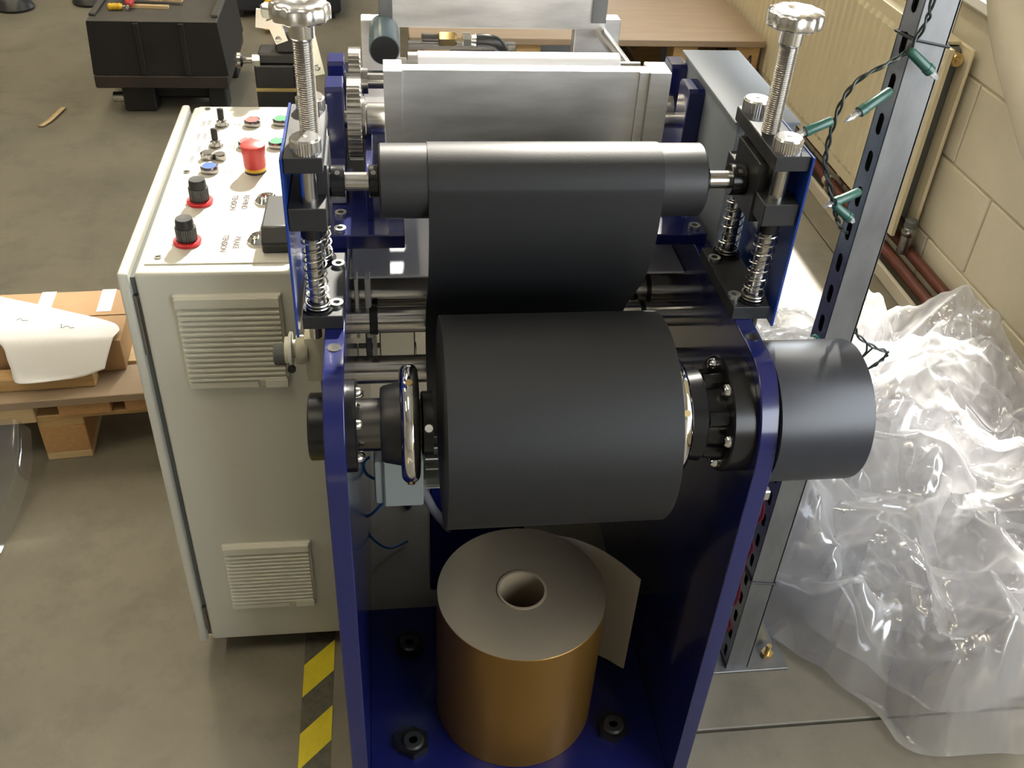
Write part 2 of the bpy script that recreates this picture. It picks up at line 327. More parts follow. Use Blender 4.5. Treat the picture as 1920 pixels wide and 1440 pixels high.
# hot water pipes and radiator along the wall
for i, (x, z, lab) in enumerate(((1.566, 0.055, 'red brown heating pipe nearer the cream skirting strip'), (1.618, 0.075, 'red brown heating pipe tight against the block wall'))):
    t = thing('heating_pipe', lab, 'pipe', (x, 2, z))
    obj('pipe', MB().cyl((x, -1, z), (x, 8.4, z), 0.017, 16), 'pipebrown', t)
    for y in (1.9, 3.05, 4.2): obj('pipe_clip', MB().ring((x, y, z), (0, 1, 0), -0.012, 0.012, 0.0175, 0.021, 16).box(x-0.006, x+0.006, y-0.01, y+0.01, 0.0, z-0.018), 'trim', t)
rd = thing('radiator', 'cream double panel radiator with vertical flutes on the block wall', 'radiator', (1.585, 3.5, 0.12))
def corr(x, y0, y1, z0, z1, bd, dep, pit, outward=-1):
    mb = MB(); ys = [y0]; xs = [x]
    n = int((y1-y0-0.02)/pit); ya = y0+0.01
    for i in range(n):
        for (u, d) in ((0.0, 0), (0.22, 1), (0.62, 1), (0.84, 0)):
            ys.append(ya+(i+u)*pit); xs.append(x+outward*dep*d)
    ys.append(y1); xs.append(x)
    rows = [(z0, 0), (z0+bd, 0), (z0+bd+0.016, 1), (z1-bd-0.016, 1), (z1-bd, 0), (z1, 0)]
    front = [[(x+(xx-x)*k, yy, z) for xx, yy in zip(xs, ys)] for z, k in rows]
    mb.sheet(front); mb.box(x+0.001, x+0.012, y0, y1, z0, z1)
    return mb
obj('front_panel', corr(1.552, 2.53, 5.2, 0.12, 0.70, 0.035, 0.008, 0.0467), 'rad', rd, angle=20)
obj('back_panel', MB().box(1.618, 1.630, 2.53, 5.2, 0.12, 0.70, 0.004), 'rad', rd)
obj('top_grille', MB().box(1.562, 1.622, 2.60, 5.2, 0.690, 0.702, 0.002), 'rad', rd)
obj('end_header', MB().box(1.564, 1.620, 2.575, 2.600, 0.15, 0.69, 0.01), 'gasket', rd)
obj('end_plug', MB().cyl((1.592, 2.545, 0.665), (1.592, 2.58, 0.665), 0.019, 20, 0.003).cyl((1.592, 2.535, 0.665), (1.592, 2.55, 0.665), 0.010, 16), 'brass', rd)
vv = obj('valve', MB().cyl((1.592, 2.58, 0.15), (1.592, 2.50, 0.15), 0.016, 18, 0.003).cyl((1.592, 2.505, 0.075), (1.592, 2.505, 0.16), 0.019, 18, 0.003).sphere((1.592, 2.505, 0.15), 0.024), 'steeldark', rd)
obj('valve_cap', MB().cyl((1.592, 2.505, 0.16), (1.592, 2.505, 0.19), 0.02, 18, 0.005), 'gasket', vv)
t = thing('service_pipe', 'thick cream bent pipe running in front of the wall at the picture edge', 'pipe', (1.45, 2.1, 0))
obj('pipe', MB().tube(smooth_path([(1.45, 2.46, 1.75), (1.45, 2.40, 1.40), (1.45, 2.285, 1.08), (1.45, 2.178, 0.935), (1.45, 2.092, 0.853), (1.45, 1.983, 0.783), (1.45, 1.846, 0.704), (1.47, 1.65, 0.64), (1.55, 1.45, 0.61), (1.583, 1.25, 0.60), (1.583, 0.6, 0.60), (1.583, -0.5, 0.60)], 10), 0.056, 24), 'trim' if False else 'wall', t)
obj('pipe_bracket', MB().ring((1.45, 2.47, 1.68), (0, 0.1, 1), -0.02, 0.02, 0.057, 0.063, 24).box(1.505, 1.647, 2.45, 2.49, 1.66, 1.70), 'trim', t)

# ---------------------------------------------------------------- machine frame
AX_Y, AX_Z = 0.9385, 0.7625
fr = thing('winding_machine', 'dark blue gloss machine frame with two tall side plates and base plate', 'machine', (0.193, 1.2, 0))
prof = [(0.85, 0.0), (0.85, AX_Z-0.02)]+[(AX_Y-0.0885*math.cos(math.radians(a)), AX_Z-0.02+0.1145*math.sin(math.radians(a))) for a in range(8, 90, 6)]+[(AX_Y+0.01, 0.857), (1.95, 0.857), (1.95, 0.0)]
for x0, x1 in ((-0.082, -0.057), (0.442, 0.466)):
    sp = obj('side_plate', MB().prism(prof, 'x', x0, x1), 'blue', fr, angle=25)
    md = sp.modifiers.new('edge', 'BEVEL'); md.width = 0.0012; md.segments = 2; md.limit_method = 'ANGLE'; md.angle_limit = math.radians(50)
    xm = (x0+x1)/2
    obj('countersunk_screw', MB().cyl((xm, 0.972, 0.853), (xm, 0.972, 0.8578), 0.0085, 20), 'darkshaft', fr)
bp = obj('base_plate', MB().box(-0.058, 0.443, 0.855, 1.252, 0.0, 0.030, 0.002), 'blue', fr)
for (x, y) in ((0.016, 1.156), (0.015, 0.952), (0.364, 0.954), (0.364, 1.156)):
    hx = [(x+0.0285*math.cos(PI/6+k*PI/3), y+0.0285*math.sin(PI/6+k*PI/3)) for k in range(6)]
    b = obj('hex_bolt', MB().prism(hx, 'z', 0.030, 0.045), 'blackgloss', bp)
    obj('bolt_end', MB().lathe([(0, 0.019), (0.004, 0.016), (0.004, 0.008), (-0.004, 0.007)], (x, y, 0.045), (0, 0, 1), 20), 'blackplastic', b)
def shaft(name, y, z, r, x0=-0.057, x1=0.442, m='steel'):
    return obj(name, MB().cyl((x0, y, z), (x1, y, z), r, 32), m, fr)
s = shaft('cross_shaft', 1.268, 0.745, 0.023)
obj('polished_sleeve', MB().cyl((-0.002, 1.268, 0.745), (0.39, 1.268, 0.745), 0.0238, 32), 'steel', s)
obj('shaft_collar', MB().cyl((0.394, 1.268, 0.745), (0.401, 1.268, 0.745), 0.0245, 32), 'black', s)
s = shaft('cross_shaft', 1.215, 0.733, 0.020)
obj('polished_sleeve', MB().cyl((0.10, 1.215, 0.733), (0.374, 1.215, 0.733), 0.0206, 32), 'steel', s)
obj('shaft_collar', MB().cyl((-0.032, 1.215, 0.733), (-0.020, 1.215, 0.733), 0.0218, 32), 'black', s)
obj('shaft_collar', MB().cyl((0.376, 1.215, 0.733), (0.383, 1.215, 0.733), 0.0218, 32), 'black', s)
shaft('cross_shaft', 1.200, 0.652, 0.0215)
obj('tray_plate', MB().box(-0.0565, 0.4415, 1.228, 1.92, 0.796, 0.800, 0.001), 'tray', fr)  # rear part extended out of view to keep the interior dark
obj('added_back_plate', MB().box(-0.0565, 0.4415, 1.925, 1.945, 0.42, 0.85, 0.001), 'blue', fr)  # unseen plate added to block light from behind the frame
obj('strip_rail', MB().box(-0.037, -0.029, 1.215, 1.24, 0.70, 0.802, 0.001).box(-0.052, -0.047, 1.215, 1.24, 0.70, 0.802, 0.001), 'white', fr)

# ---------------------------------------------------------------- clamp towers
def knurl(p, r, h, n=36, dep=0.0006):
    pl = []
    for i in range(n*2): rr = r if i % 2 else r-dep; a = PI*i/n; pl.append((p[0]+rr*math.cos(a), p[1]+rr*math.sin(a)))
    return MB().prism(pl, 'z', p[2], p[2]+h*0.86).lathe([(h*0.86, r-dep), (h, r-0.0022), (h, 0.003), (h-0.003, 0.0028)], p, (0, 0, 1), 36)
def tower(mir, label):
    mx = (lambda x: 0.379-x) if mir else (lambda x: x)
    def B(x0, x1, *a, **k): return sorted((mx(x0), mx(x1)))
    def box(x0, x1, y0, y1, z0, z1, b=0.001): a, c = B(x0, x1); return MB().box(a, c, y0, y1, z0, z1, b)
    t = thing('clamp_tower', label, 'clamp', (mx(0.468), 1.09, 0.857), 'sprung clamp towers on the side plates')
    bb = obj('base_block', box(0.438, 0.487, 1.012, 1.167, 0.857, 0.876), 'black', t)
    for y in (1.037, 1.132): socket_bolt(bb, (mx(0.446), y, 0.876), 0.0085, 0.005)
    obj('back_sheet', box(0.4925, 0.4955, 1.008, 1.170, 0.848, 1.084, 0.0004), 'bluebright', t)
    for y in (1.031, 1.149):
        gr = obj('guide_rod', MB().cyl((mx(0.468), y, 0.870), (mx(0.468), y, 1.086), 0.0098, 24), 'steel', t)
        path = []
        for i in range(7*14+1):
            a = 2*PI*i/14; path.append((mx(0.468)+0.0135*math.cos(a), y+0.0135*math.sin(a), 0.890+0.086*i/98))
        obj('spring', MB().tube(path, 0.0011, 6), 'steel', t)
        obj('spring_seat', MB().cyl((mx(0.468), y, 0.876), (mx(0.468), y, 0.879), 0.019, 24).cyl((mx(0.468), y, 0.879), (mx(0.468), y, 0.888), 0.0135, 24, 0.001), 'blackgloss', t)
        obj('lower_coil', MB().torus((mx(0.468), y, 0.8815), (0, 0, 1), 0.0142, 0.0012, 28, 6).torus((mx(0.468), y, 0.8860), (0, 0, 1), 0.0142, 0.0012, 28, 6), 'steel', t)
        obj('bushing', MB().cyl((mx(0.468), y, 0.977), (mx(0.468), y, 0.994), 0.0135, 24, 0.001), 'blackgloss', t)
        obj('cap_nut', knurl((mx(0.4675), y, 1.084), 0.0175, 0.017), 'polish', t)
    obj('bearing_block', box(0.449, 0.492, 1.012, 1.166, 0.993, 1.022), 'black', t)
    obj('slide_plate', box(0.447, 0.460, 1.048, 1.133, 0.980, 1.058), 'black', t)
    obj('top_block', box(0.449, 0.492, 1.012, 1.166, 1.065, 1.084), 'black', t)
    # threaded spindle
    pr = []; z = 0.0
    while z < 0.115: pr += [(z, 0.0098), (z+0.0012, 0.0112), (z+0.0024, 0.0098)]; z += 0.0026
    obj('threaded_spindle', MB().lathe(pr, (mx(0.466), 1.086, 1.080), (0, 0, 1), 20).cyl((mx(0.466), 1.086, 1.03), (mx(0.466), 1.086, 1.08), 0.009, 16), 'thread', t, angle=10)
    kn = MB(); seg = 84; v = []; f = []
    kp = [(0.0, 0.55), (0.0008, 0.92), (0.0025, 0.99), (0.004, 1.0), (0.0145, 1.0), (0.0175, 0.965), (0.0195, 0.86), (0.0205, 0.62), (0.0205, 0.34), (0.0190, 0.26), (0.0190, 0.01)]
    for (zz, k) in kp:
        for i in range(seg):
            a = 2*PI*i/seg; R0 = 0.0318*k+(0.0022*math.cos(10*a) if k > 0.5 else 0)*(k-0.4)
            v.append((mx(0.466)+R0*math.cos(a), 1.086+R0*math.sin(a), 1.2095+zz))
    for i in range(len(kp)-1):
        for k in range(seg): f.append((i*seg+k, i*seg+(k+1) % seg, (i+1)*seg+(k+1) % seg, (i+1)*seg+k))
    f.append(tuple(range(seg-1, -1, -1))); f.append(tuple((len(kp)-1)*seg+k for k in range(seg)))
    kn.add(v, f)
    kb = obj('star_knob', kn, 'polish', t, angle=50)
    obj('knob_neck', MB().lathe([(0, 0.0125), (0.002, 0.0142), (0.016, 0.0146), (0.0215, 0.019)], (mx(0.466), 1.086, 1.190), (0, 0, 1), 28), 'polish', kb)
    obj('foot_stud', MB().cyl((mx(0.474), 1.03, 0.835), (mx(0.474), 1.03, 0.857), 0.008, 16), 'steel', t)
    return t
tower(False, 'black sprung clamp tower with chrome star knob beside the slotted post')
tower(True, 'black sprung clamp tower with chrome star knob beside the control cabinet')

# ---------------------------------------------------------------- upper guide roller and web
gr = thing('guide_roller', 'dark rubber guide roller on steel shaft between the clamp towers', 'roller', (0.197, 1.09, 1.018))
obj('roller_body', MB().lathe([(-0.0095, 0.012), (-0.0095, 0.043), (-0.0075, 0.0450), (0.386, 0.0450), (0.388, 0.043), (0.388, 0.012)], (0, 1.09, 1.018), (1, 0, 0), 64), 'rubber', gr)
obj('shaft', MB().cyl((-0.070, 1.09, 1.018), (0.447, 1.09, 1.018), 0.0112, 28), 'steel', gr)
for x0, x1 in ((-0.067, -0.050), (-0.022, -0.010), (0.389, 0.398), (0.427, 0.446)):
    c = obj('shaft_collar', MB().lathe([(x0, 0.0112), (x0, 0.0185), (x0+0.001, 0.0195), (x1-0.001, 0.0195), (x1, 0.0185), (x1, 0.0112)], (0, 1.09, 1.018), (1, 0, 0), 32), 'blackgloss', gr)
    xm = (x0+x1)/2; d = Vector((0, -0.55, 0.83))
    obj('set_screw', MB().cyl(Vector((xm, 1.09, 1.018))+d*0.0180, Vector((xm, 1.09, 1.018))+d*0.0199, 0.0032, 12), 'steeldark', c)
WX0, WX1 = 0.048, 0.332
ro = thing('material_roll', 'large roll of matt black web wound on the front shaft', 'roll', (0.19, AX_Y, AX_Z))
RR = 0.134
obj('wound_roll', MB().lathe([(WX0+0.010, 0.034), (WX0+0.010, RR-0.001), (WX0+0.011, RR), (WX1-0.001, RR), (WX1, RR-0.001), (WX1, 0.034)], (0, AX_Y, AX_Z), (1, 0, 0), 128), 'vinyl', ro)
path = [(1.45, 0.852), (1.30, 0.900), (1.18, 1.002)]
path += [(1.09+0.0459*math.cos(math.radians(a)), 1.018+0.0459*math.sin(math.radians(a))) for a in range(52, 176, 8)]
path += [(1.0442, 1.005), (1.0446, 0.975), (1.048, 0.945), (1.0565, 0.915), (1.072, 0.884), (1.096, 0.852), (1.124, 0.820), (1.146, 0.788), (1.158, 0.750), (1.150, 0.710), (1.120, 0.676), (1.078, 0.657), (1.05, 0.655), (1.0288, 0.6624)]
pth = smooth_path([(0, y, z) for y, z in path], 4)
mb = MB(); n = len(pth); nrm = []
for i in range(n):
    tt = (pth[min(i+1, n-1)]-pth[max(i-1, 0)]).normalized(); nrm.append(Vector((0, -tt.z, tt.y)))
th = 0.0004
def row(i, x, s): return (x, pth[i].y+nrm[i].y*th*s, pth[i].z+nrm[i].z*th*s)
v = []; f = []
for i in range(n): v += [row(i, WX0, 1), row(i, WX1, 1), row(i, WX1, -1), row(i, WX0, -1)]
for i in range(n-1):
    for k in range(4): f.append((i*4+k, i*4+(k+1) % 4, (i+1)*4+(k+1) % 4, (i+1)*4+k))
f += [(0, 1, 2, 3), ((n-1)*4, (n-1)*4+1, (n-1)*4+2, (n-1)*4+3)]
mb.add(v, f); obj('web', mb, 'vinyl', ro)

# ---------------------------------------------------------------- chucks on the roll shaft
A0 = (0, AX_Y, AX_Z); XA = (1, 0, 0)
def ang(x, a, r): return Vector((x, AX_Y+r*math.cos(math.radians(a)), AX_Z+r*math.sin(math.radians(a))))
ch = thing('shaft_chuck', 'black cone chuck with chrome handwheel ring left of the black roll', 'chuck', (0.0, AX_Y, AX_Z))
obj('outer_disc', MB().lathe([(-0.104, 0.030), (-0.104, 0.040), (-0.102, 0.042), (-0.0825, 0.042)], A0, XA, 48), 'blackgloss', ch)
fg = obj('flange', MB().lathe([(-0.057, 0.058), (-0.047, 0.058), (-0.045, 0.056), (-0.045, 0.03)], A0, XA, 56), 'blackgloss', ch)
for a in (20, 80, 140, 200, 260, 320): obj('flange_bolt', MB().lathe([(-0.045, 0.0065), (-0.041, 0.006), (-0.038, 0.0035)], ang(0, a, 0.046), XA, 16), 'steel', fg)
obj('shaft_sleeve', MB().cyl((-0.045, AX_Y, AX_Z), (-0.014, AX_Y, AX_Z), 0.033, 40), 'darkshaft', ch)
obj('cone_hub', MB().lathe([(-0.018, 0.028), (-0.017, 0.045), (-0.013, 0.048), (0.014, 0.054), (0.018, 0.050), (0.024, 0.03)], A0, XA, 48), 'black', ch)
rg = obj('handwheel_ring', MB().torus((0.0185, AX_Y, AX_Z), XA, 0.0635, 0.0118, 72, 20), 'chrome', ch)
for a in (100, 220, 340): obj('ring_screw', MB().cyl(ang(0.0185, a, 0.068), ang(0.0185, a, 0.0765), 0.0045, 14), 'brass', rg)
for a in (40, 160, 280): obj('spoke', MB().cyl(ang(0.0185, a, 0.03), ang(0.0185, a, 0.06), 0.006, 12), 'chrome', rg)
hb = obj('core_collar', MB().lathe([(0.022, 0.02), (0.022, 0.030), (0.033, 0.030), (0.033, 0.038), (0.035, 0.040), (0.047, 0.040), (0.047, 0.02)], A0, XA, 48), 'blackgloss', ch)
obj('collar_screw', MB().cyl(ang(0.041, 150, 0.036), ang(0.041, 150, 0.0412), 0.005, 16), 'chrome', hb)
cr = thing('bearing_chuck', 'black bolted bearing chuck with chrome ring right of the black roll', 'chuck', (0.39, AX_Y, AX_Z))
rg = obj('handwheel_ring', MB().torus((0.352, AX_Y, AX_Z), XA, 0.066, 0.0115, 72, 20), 'chrome', cr)
for a in (140, 260, 20): obj('ring_screw', MB().cyl(ang(0.352, a, 0.072), ang(0.352, a, 0.0788), 0.0045, 14), 'brass', rg)
for a in (40, 160, 280): obj('spoke', MB().cyl(ang(0.352, a, 0.03), ang(0.352, a, 0.062), 0.006, 12), 'chrome', rg)
obj('hub_disc', MB().lathe([(0.3325, 0.02), (0.3325, 0.036), (0.362, 0.036), (0.364, 0.058), (0.384, 0.061), (0.386, 0.059), (0.386, 0.045)], A0, XA, 56), 'blackgloss', cr)
obj('bearing_body', MB().lathe([(0.386, 0.048), (0.412, 0.050), (0.412, 0.03)], A0, XA, 48), 'blackgloss', cr)
for k in range(6):
    a = 30+60*k; p0 = ang(0.388, a, 0.05); p1 = ang(0.412, a, 0.052)
    obj('rib', MB().cyl(p0, p1, 0.010, 10), 'blackgloss', cr)
fg = obj('flange', MB().lathe([(0.412, 0.04), (0.412, 0.074), (0.414, 0.076), (0.4415, 0.076), (0.4415, 0.04)], A0, XA, 64), 'blackgloss', cr)
for a in (115, 175, 235, 295, 355, 55): obj('dome_bolt', MB().lathe([(0.412, 0.0085), (0.408, 0.0080), (0.405, 0.0055), (0.404, 0.001)], ang(0, a, 0.063), XA, 18), 'chrome', fg)
t = thing('brake_housing', 'smooth dark grey cylindrical brake housing outside the right side plate', 'housing', (0.527, AX_Y, AX_Z))
obj('drum', MB().lathe([(0.4665, 0.05), (0.4665, 0.092), (0.583, 0.092), (0.5855, 0.0912), (0.587, 0.0890), (0.587, 0.01)], A0, XA, 96), 'drum', t)
obj('end_cap', MB().lathe([(0.587, 0.03), (0.590, 0.028), (0.590, 0.001)], A0, XA, 32), 'blackplastic', t)

# ---------------------------------------------------------------- rear gear unit
gu = thing('gear_unit', 'dark blue notched bearing unit with steel gears behind the guide roller', 'machine', (0.193, 1.4, 0.857))
sp = [(1.30, 0.8795), (1.345, 0.93), (1.345, 1.030), (1.350, 1.035), (1.392, 1.035), (1.397, 1.030), (1.397, 0.99)]+[(1.422+0.025*math.cos(math.radians(a)), 0.985+0.025*math.sin(math.radians(a))) for a in range(180, 361, 20)]+[(1.447, 1.030), (1.452, 1.035), (1.488, 1.035), (1.492, 1.030), (1.492, 0.94), (1.60, 0.92), (1.60, 0.8795)]
for x0, x1 in ((-0.083, -0.058), (0.441, 0.466)):
    o = obj('notched_plate', MB().prism(sp, 'x', x0, x1), 'blue', gu, angle=25)
    md = o.modifiers.new('edge', 'BEVEL'); md.width = 0.0015; md.segments = 2; md.limit_method = 'ANGLE'; md.angle_limit = math.radians(60)
ft = obj('foot_plate', MB().box(-0.083, 0.022, 1.207, 1.62, 0.8572, 0.879, 0.0015), 'blue', gu)
for y in (1.222, 1.268): socket_bolt(ft, (-0.067, y, 0.879), 0.0085, 0.005)
ft = obj('foot_plate', MB().box(0.36, 0.458, 1.207, 1.62, 0.8572, 0.875, 0.0015), 'blue', gu)
for y in (1.226, 1.272): socket_bolt(ft, (0.443, y, 0.875), 0.0085, 0.005)
obj('web_plate', MB().box(-0.030, -0.020, 1.25, 1.5, 0.879, 0.945, 0.001), 'blue', gu)
def gear(y, z, r, x0, x1, n, dep=0.006):
    pl = []
    for i in range(n):
        a0 = 2*PI*i/n; st = 2*PI/n
        for u, k in ((0.0, 0), (0.22, 0), (0.36, 1), (0.62, 1), (0.78, 0)): pl.append((y+(r-dep+dep*k)*math.cos(a0+u*st), z+(r-dep+dep*k)*math.sin(a0+u*st)))
    return MB().prism(pl, 'x', x0, x1)
g1 = obj('spur_gear', gear(1.402, 0.967, 0.060, -0.054, -0.034, 40), 'steel', gu, angle=20)
obj('gear_hub', MB().cyl((-0.034, 1.402, 0.967), (-0.028, 1.402, 0.967), 0.03, 28, 0.001), 'steel', g1)
g2 = obj('spur_gear', gear(1.508, 0.985, 0.050, -0.053, -0.035, 34), 'steel', gu, angle=20)
obj('gear_hub', MB().cyl((-0.035, 1.508, 0.985), (-0.025, 1.508, 0.985), 0.02, 24), 'steeldark', g2)
obj('gear_shaft', MB().cyl((-0.082, 1.402, 0.967), (0.47, 1.402, 0.967), 0.0135, 24).cyl((-0.028, 1.402, 0.967), (0.415, 1.402, 0.967), 0.0235, 28, 0.002), 'steel', gu)
obj('gear_shaft', MB().cyl((-0.082, 1.508, 0.985), (0.47, 1.508, 0.985), 0.012, 20), 'steeldark', gu)
obj('bearing_ring', MB().ring((0.436, 1.422, 0.975), XA, -0.012, 0.004, 0.016, 0.024, 28), 'steel', gu)
al = thing('aluminium_trough', 'bare brushed aluminium trough plate above the guide roller', 'plate', (0.197, 1.31, 0.93))
obj('front_plate', MB().box(0.0, 0.395, 1.303, 1.325, 0.925, 1.077, 0.0006), 'alu', al)
obj('end_plate', MB().box(-0.001, 0.024, 1.295, 1.340, 0.922, 1.078, 0.0006), 'alu', al)
obj('end_plate', MB().box(0.366, 0.396, 1.295, 1.340, 0.922, 1.078, 0.0006).box(0.352, 0.366, 1.3005, 1.325, 0.922, 1.0765, 0.0006), 'alu', al)
obj('bottom_plate', MB().box(0.0, 0.395, 1.325, 1.385, 0.922, 0.930, 0.0006), 'alu', al)
t = thing('inking_roller', 'slim pale grey roller just behind the aluminium trough plate', 'roller', (0.2, 1.45, 1.03))
obj('roller_body', MB().cyl((0.05, 1.45, 1.030), (0.356, 1.45, 1.030), 0.0215, 36, 0.001), 'sheet', t)
obj('roller_journal', MB().cyl((0.02, 1.45, 1.03), (0.39, 1.45, 1.03), 0.009, 18), 'steel', t)
obj('journal_nut', MB().lathe([(0.022, 0.013), (0.034, 0.013)], (0, 1.45, 1.03), XA, 6).lathe([(0.036, 0.020), (0.050, 0.020)], (0, 1.45, 1.03), XA, 24), 'polish', t)
t = thing('rear_plate_unit', 'second scratched aluminium plate unit standing behind the pale roller', 'plate', (0.2, 1.76, 0.9))
obj('main_plate', MB().box(-0.006, 0.398, 1.752, 1.775, 0.990, 1.16, 0.0008), 'alu', t)
obj('side_block', MB().box(-0.038, 0.030, 1.757, 1.79, 0.86, 1.000, 0.0015), 'alu', t)
obj('side_block', MB().box(0.345, 0.428, 1.757, 1.79, 0.86, 1.006, 0.0015), 'alu', t)
obj('edge_rail', MB().box(0.372, 0.398, 1.747, 1.7525, 1.003, 1.16, 0.0006), 'galv', t)
obj('edge_rail', MB().box(-0.006, 0.018, 1.747, 1.7525, 1.003, 1.16, 0.0006), 'galv', t)
rl = obj('boss', MB().lathe([(0, 0.017), (0.0, 0.024), (0.003, 0.026), (0.11, 0.026)], (0.002, 1.65, 0.984), (0, 1, 0), 36), 'boss', t)
obj('boss_end', MB().cyl((0.002, 1.6485, 0.984), (0.002, 1.654, 0.984), 0.0235, 28).cyl((0.002, 1.648, 0.984), (0.002, 1.655, 0.984), 0.009, 20), 'blackplastic', rl)
obj('tie_rod', MB().cyl((0.402, 1.54, 0.988), (0.392, 1.757, 0.985), 0.0105, 20), 'steel', t)
t = thing('pipe_fitting', 'brass and zinc hose fitting with black hose below the rear aluminium plate', 'fitting', (0.12, 1.6, 1.02))
pr = []; x = 0.0
while x < 0.028: pr += [(x, 0.0075), (x+0.001, 0.0085), (x+0.002, 0.0075)]; x += 0.0022
obj('threaded_stub', MB().lathe(pr, (0.062, 1.6, 1.021), XA, 18), 'steeldark', t, angle=20)
obj('hex_nut', MB().lathe([(0.0, 0.011), (0.002, 0.0125), (0.026, 0.0125), (0.030, 0.008)], (0.090, 1.6, 1.021), XA, 6), 'brass', t)
obj('lock_nut', MB().lathe([(0.0, 0.009), (0.002, 0.0118), (0.013, 0.0118), (0.015, 0.009)], (0.128, 1.6, 1.021), XA, 6).lathe([(0, 0.008), (0.008, 0.010), (0.010, 0.006)], (0.143, 1.6, 1.020), XA, 12), 'zinc', t)
obj('hose', MB().tube(smooth_path([(0.152, 1.6, 1.019), (0.170, 1.6, 1.019), (0.188, 1.602, 1.012), (0.20, 1.61, 0.985), (0.20, 1.62, 0.93), (0.20, 1.63, 0.80)], 6), 0.0105, 14), 'blackplastic', t)
obj('support_bar', MB().box(0.04, 0.22, 1.615, 1.63, 0.998, 1.008, 0.001).box(-0.06, 0.45, 1.63, 1.65, 0.93, 0.95, 0.001), 'steeldark', t)
cv = thing('gear_cover', 'plain grey sheet metal cover box behind the right clamp tower', 'cover', (0.505, 1.33, 0.84))
obj('cover_body', MB().box(0.4665, 0.549, 1.196, 1.468, 0.83, 1.0465, 0.003, 2), 'grey', cv)
obj('cover_lid', MB().box(0.460, 0.552, 1.190, 1.472, 1.0465, 1.0515, 0.002, 2), 'grey', cv)

# ---------------------------------------------------------------- motor, bracket and cables inside the frame
mo = thing('drive_motor', 'finned motor with grey green terminal box under the black roll', 'motor', (0.05, 1.25, 0.35))
obj('terminal_box', MB().box(-0.037, 0.046, 1.225, 1.32, 0.340, 0.440, 0.006, 2), 'jbox', mo)
obj('terminal_lid', MB().box(-0.022, 0.046, 1.217, 1.225, 0.340, 0.445, 0.003), 'jbox', mo)
obj('motor_body', MB().cyl((0.046, 1.30, 0.41), (0.26, 1.30, 0.41), 0.062, 40), 'blackplastic', mo)
for k in range(11):
    a = math.radians(130+14*k); c0 = Vector((0, 1.30+0.060*math.cos(a), 0.41+0.060*math.sin(a))); c1 = Vector((0, 1.30+0.078*math.cos(a), 0.41+0.078*math.sin(a)))
    w = Vector((0, -math.sin(a), math.cos(a)))*0.0013
    vs = [(x, *(q)[1:]) for x in (0.05, 0.255) for q in (tuple(c0-w), tuple(c1-w), tuple(c1+w), tuple(c0+w))]
    obj('cooling_fin', MB().add(vs, [(0, 1, 2, 3), (7, 6, 5, 4), (0, 4, 5, 1), (1, 5, 6, 2), (2, 6, 7, 3), (3, 7, 4, 0)]), 'zinc', mo)
obj('motor_mount', MB().box(0.06, 0.24, 1.29, 1.37, 0.03, 0.352, 0.003), 'blue', mo)
zb = thing('zinc_bracket', 'bright zinc plated folded bracket below the cross shafts', 'bracket', (0.0, 1.3, 0.55))
obj('bracket_face', MB().box(-0.020, 0.037, 1.296, 1.30, 0.595, 0.672, 0.002), 'zinc', zb)
obj('bracket_top', MB().box(-0.020, 0.037, 1.296, 1.345, 0.670, 0.674, 0.001), 'zinc', zb)
obj('bracket_side', MB().box(-0.042, -0.032, 1.30, 1.345, 0.595, 0.672, 0.001), 'blue', zb)
obj('bracket_strip', MB().box(-0.031, -0.024, 1.298, 1.302, 0.595, 0.672, 0.001), 'white', zb)
obj('bracket_web', MB().box(-0.0565, 0.04, 1.33, 1.345, 0.56, 0.60, 0.001), 'zinc', zb)
t = thing('motor_cable', 'grey sheathed cable dropping from the terminal box to the floor', 'cable', (0.05, 1.27, 0))
obj('sheath', MB().tube(smooth_path([(0.040, 1.262, 0.342), (0.050, 1.262, 0.325), (0.066, 1.275, 0.272), (0.098, 1.30, 0.19), (0.125, 1.33, 0.10), (0.17, 1.36, 0.03), (0.24, 1.38, 0.009)], 6), 0.0085, 14), 'greycable', t)
obj('sheath_end', MB().lathe([(0, 0.0085), (0.01, 0.011), (0.03, 0.011), (0.034, 0.004)], (0.24, 1.38, 0.0118), (1, 0.1, 0), 14), 'blackplastic', t)
t = thing('blue_wire', 'thin blue wire looping from the terminal box near the left side plate', 'cable', (-0.04, 1.28, 0))
obj('wire', MB().tube(smooth_path([(-0.01, 1.27, 0.338), (-0.02, 1.29, 0.29), (-0.045, 1.31, 0.235), (-0.06, 1.34, 0.19), (-0.055, 1.38, 0.10), (-0.02, 1.42, 0.02), (0.02, 1.45, 0.006)], 6), 0.0028, 8), 'bluecable', t)
obj('wire', MB().tube(smooth_path([(-0.045, 1.26, 0.42), (-0.053, 1.262, 0.41), (-0.056, 1.27, 0.39), (-0.05, 1.28, 0.36), (-0.03, 1.28, 0.345)], 5), 0.0028, 8), 'bluecable', t)
t = thing('cable_offcut', 'short blue offcut of cable lying on the floor behind the base plate', 'cable', (0.02, 1.57, 0))
obj('sheath', MB().tube([(-0.005, 1.592, 0.004), (0.008, 1.578, 0.004), (0.02, 1.565, 0.004)], 0.004, 8), 'bluecable', t)
obj('ferrule', MB().cyl((0.02, 1.565, 0.004), (0.030, 1.556, 0.004), 0.0055, 10), 'bluebtn', t)

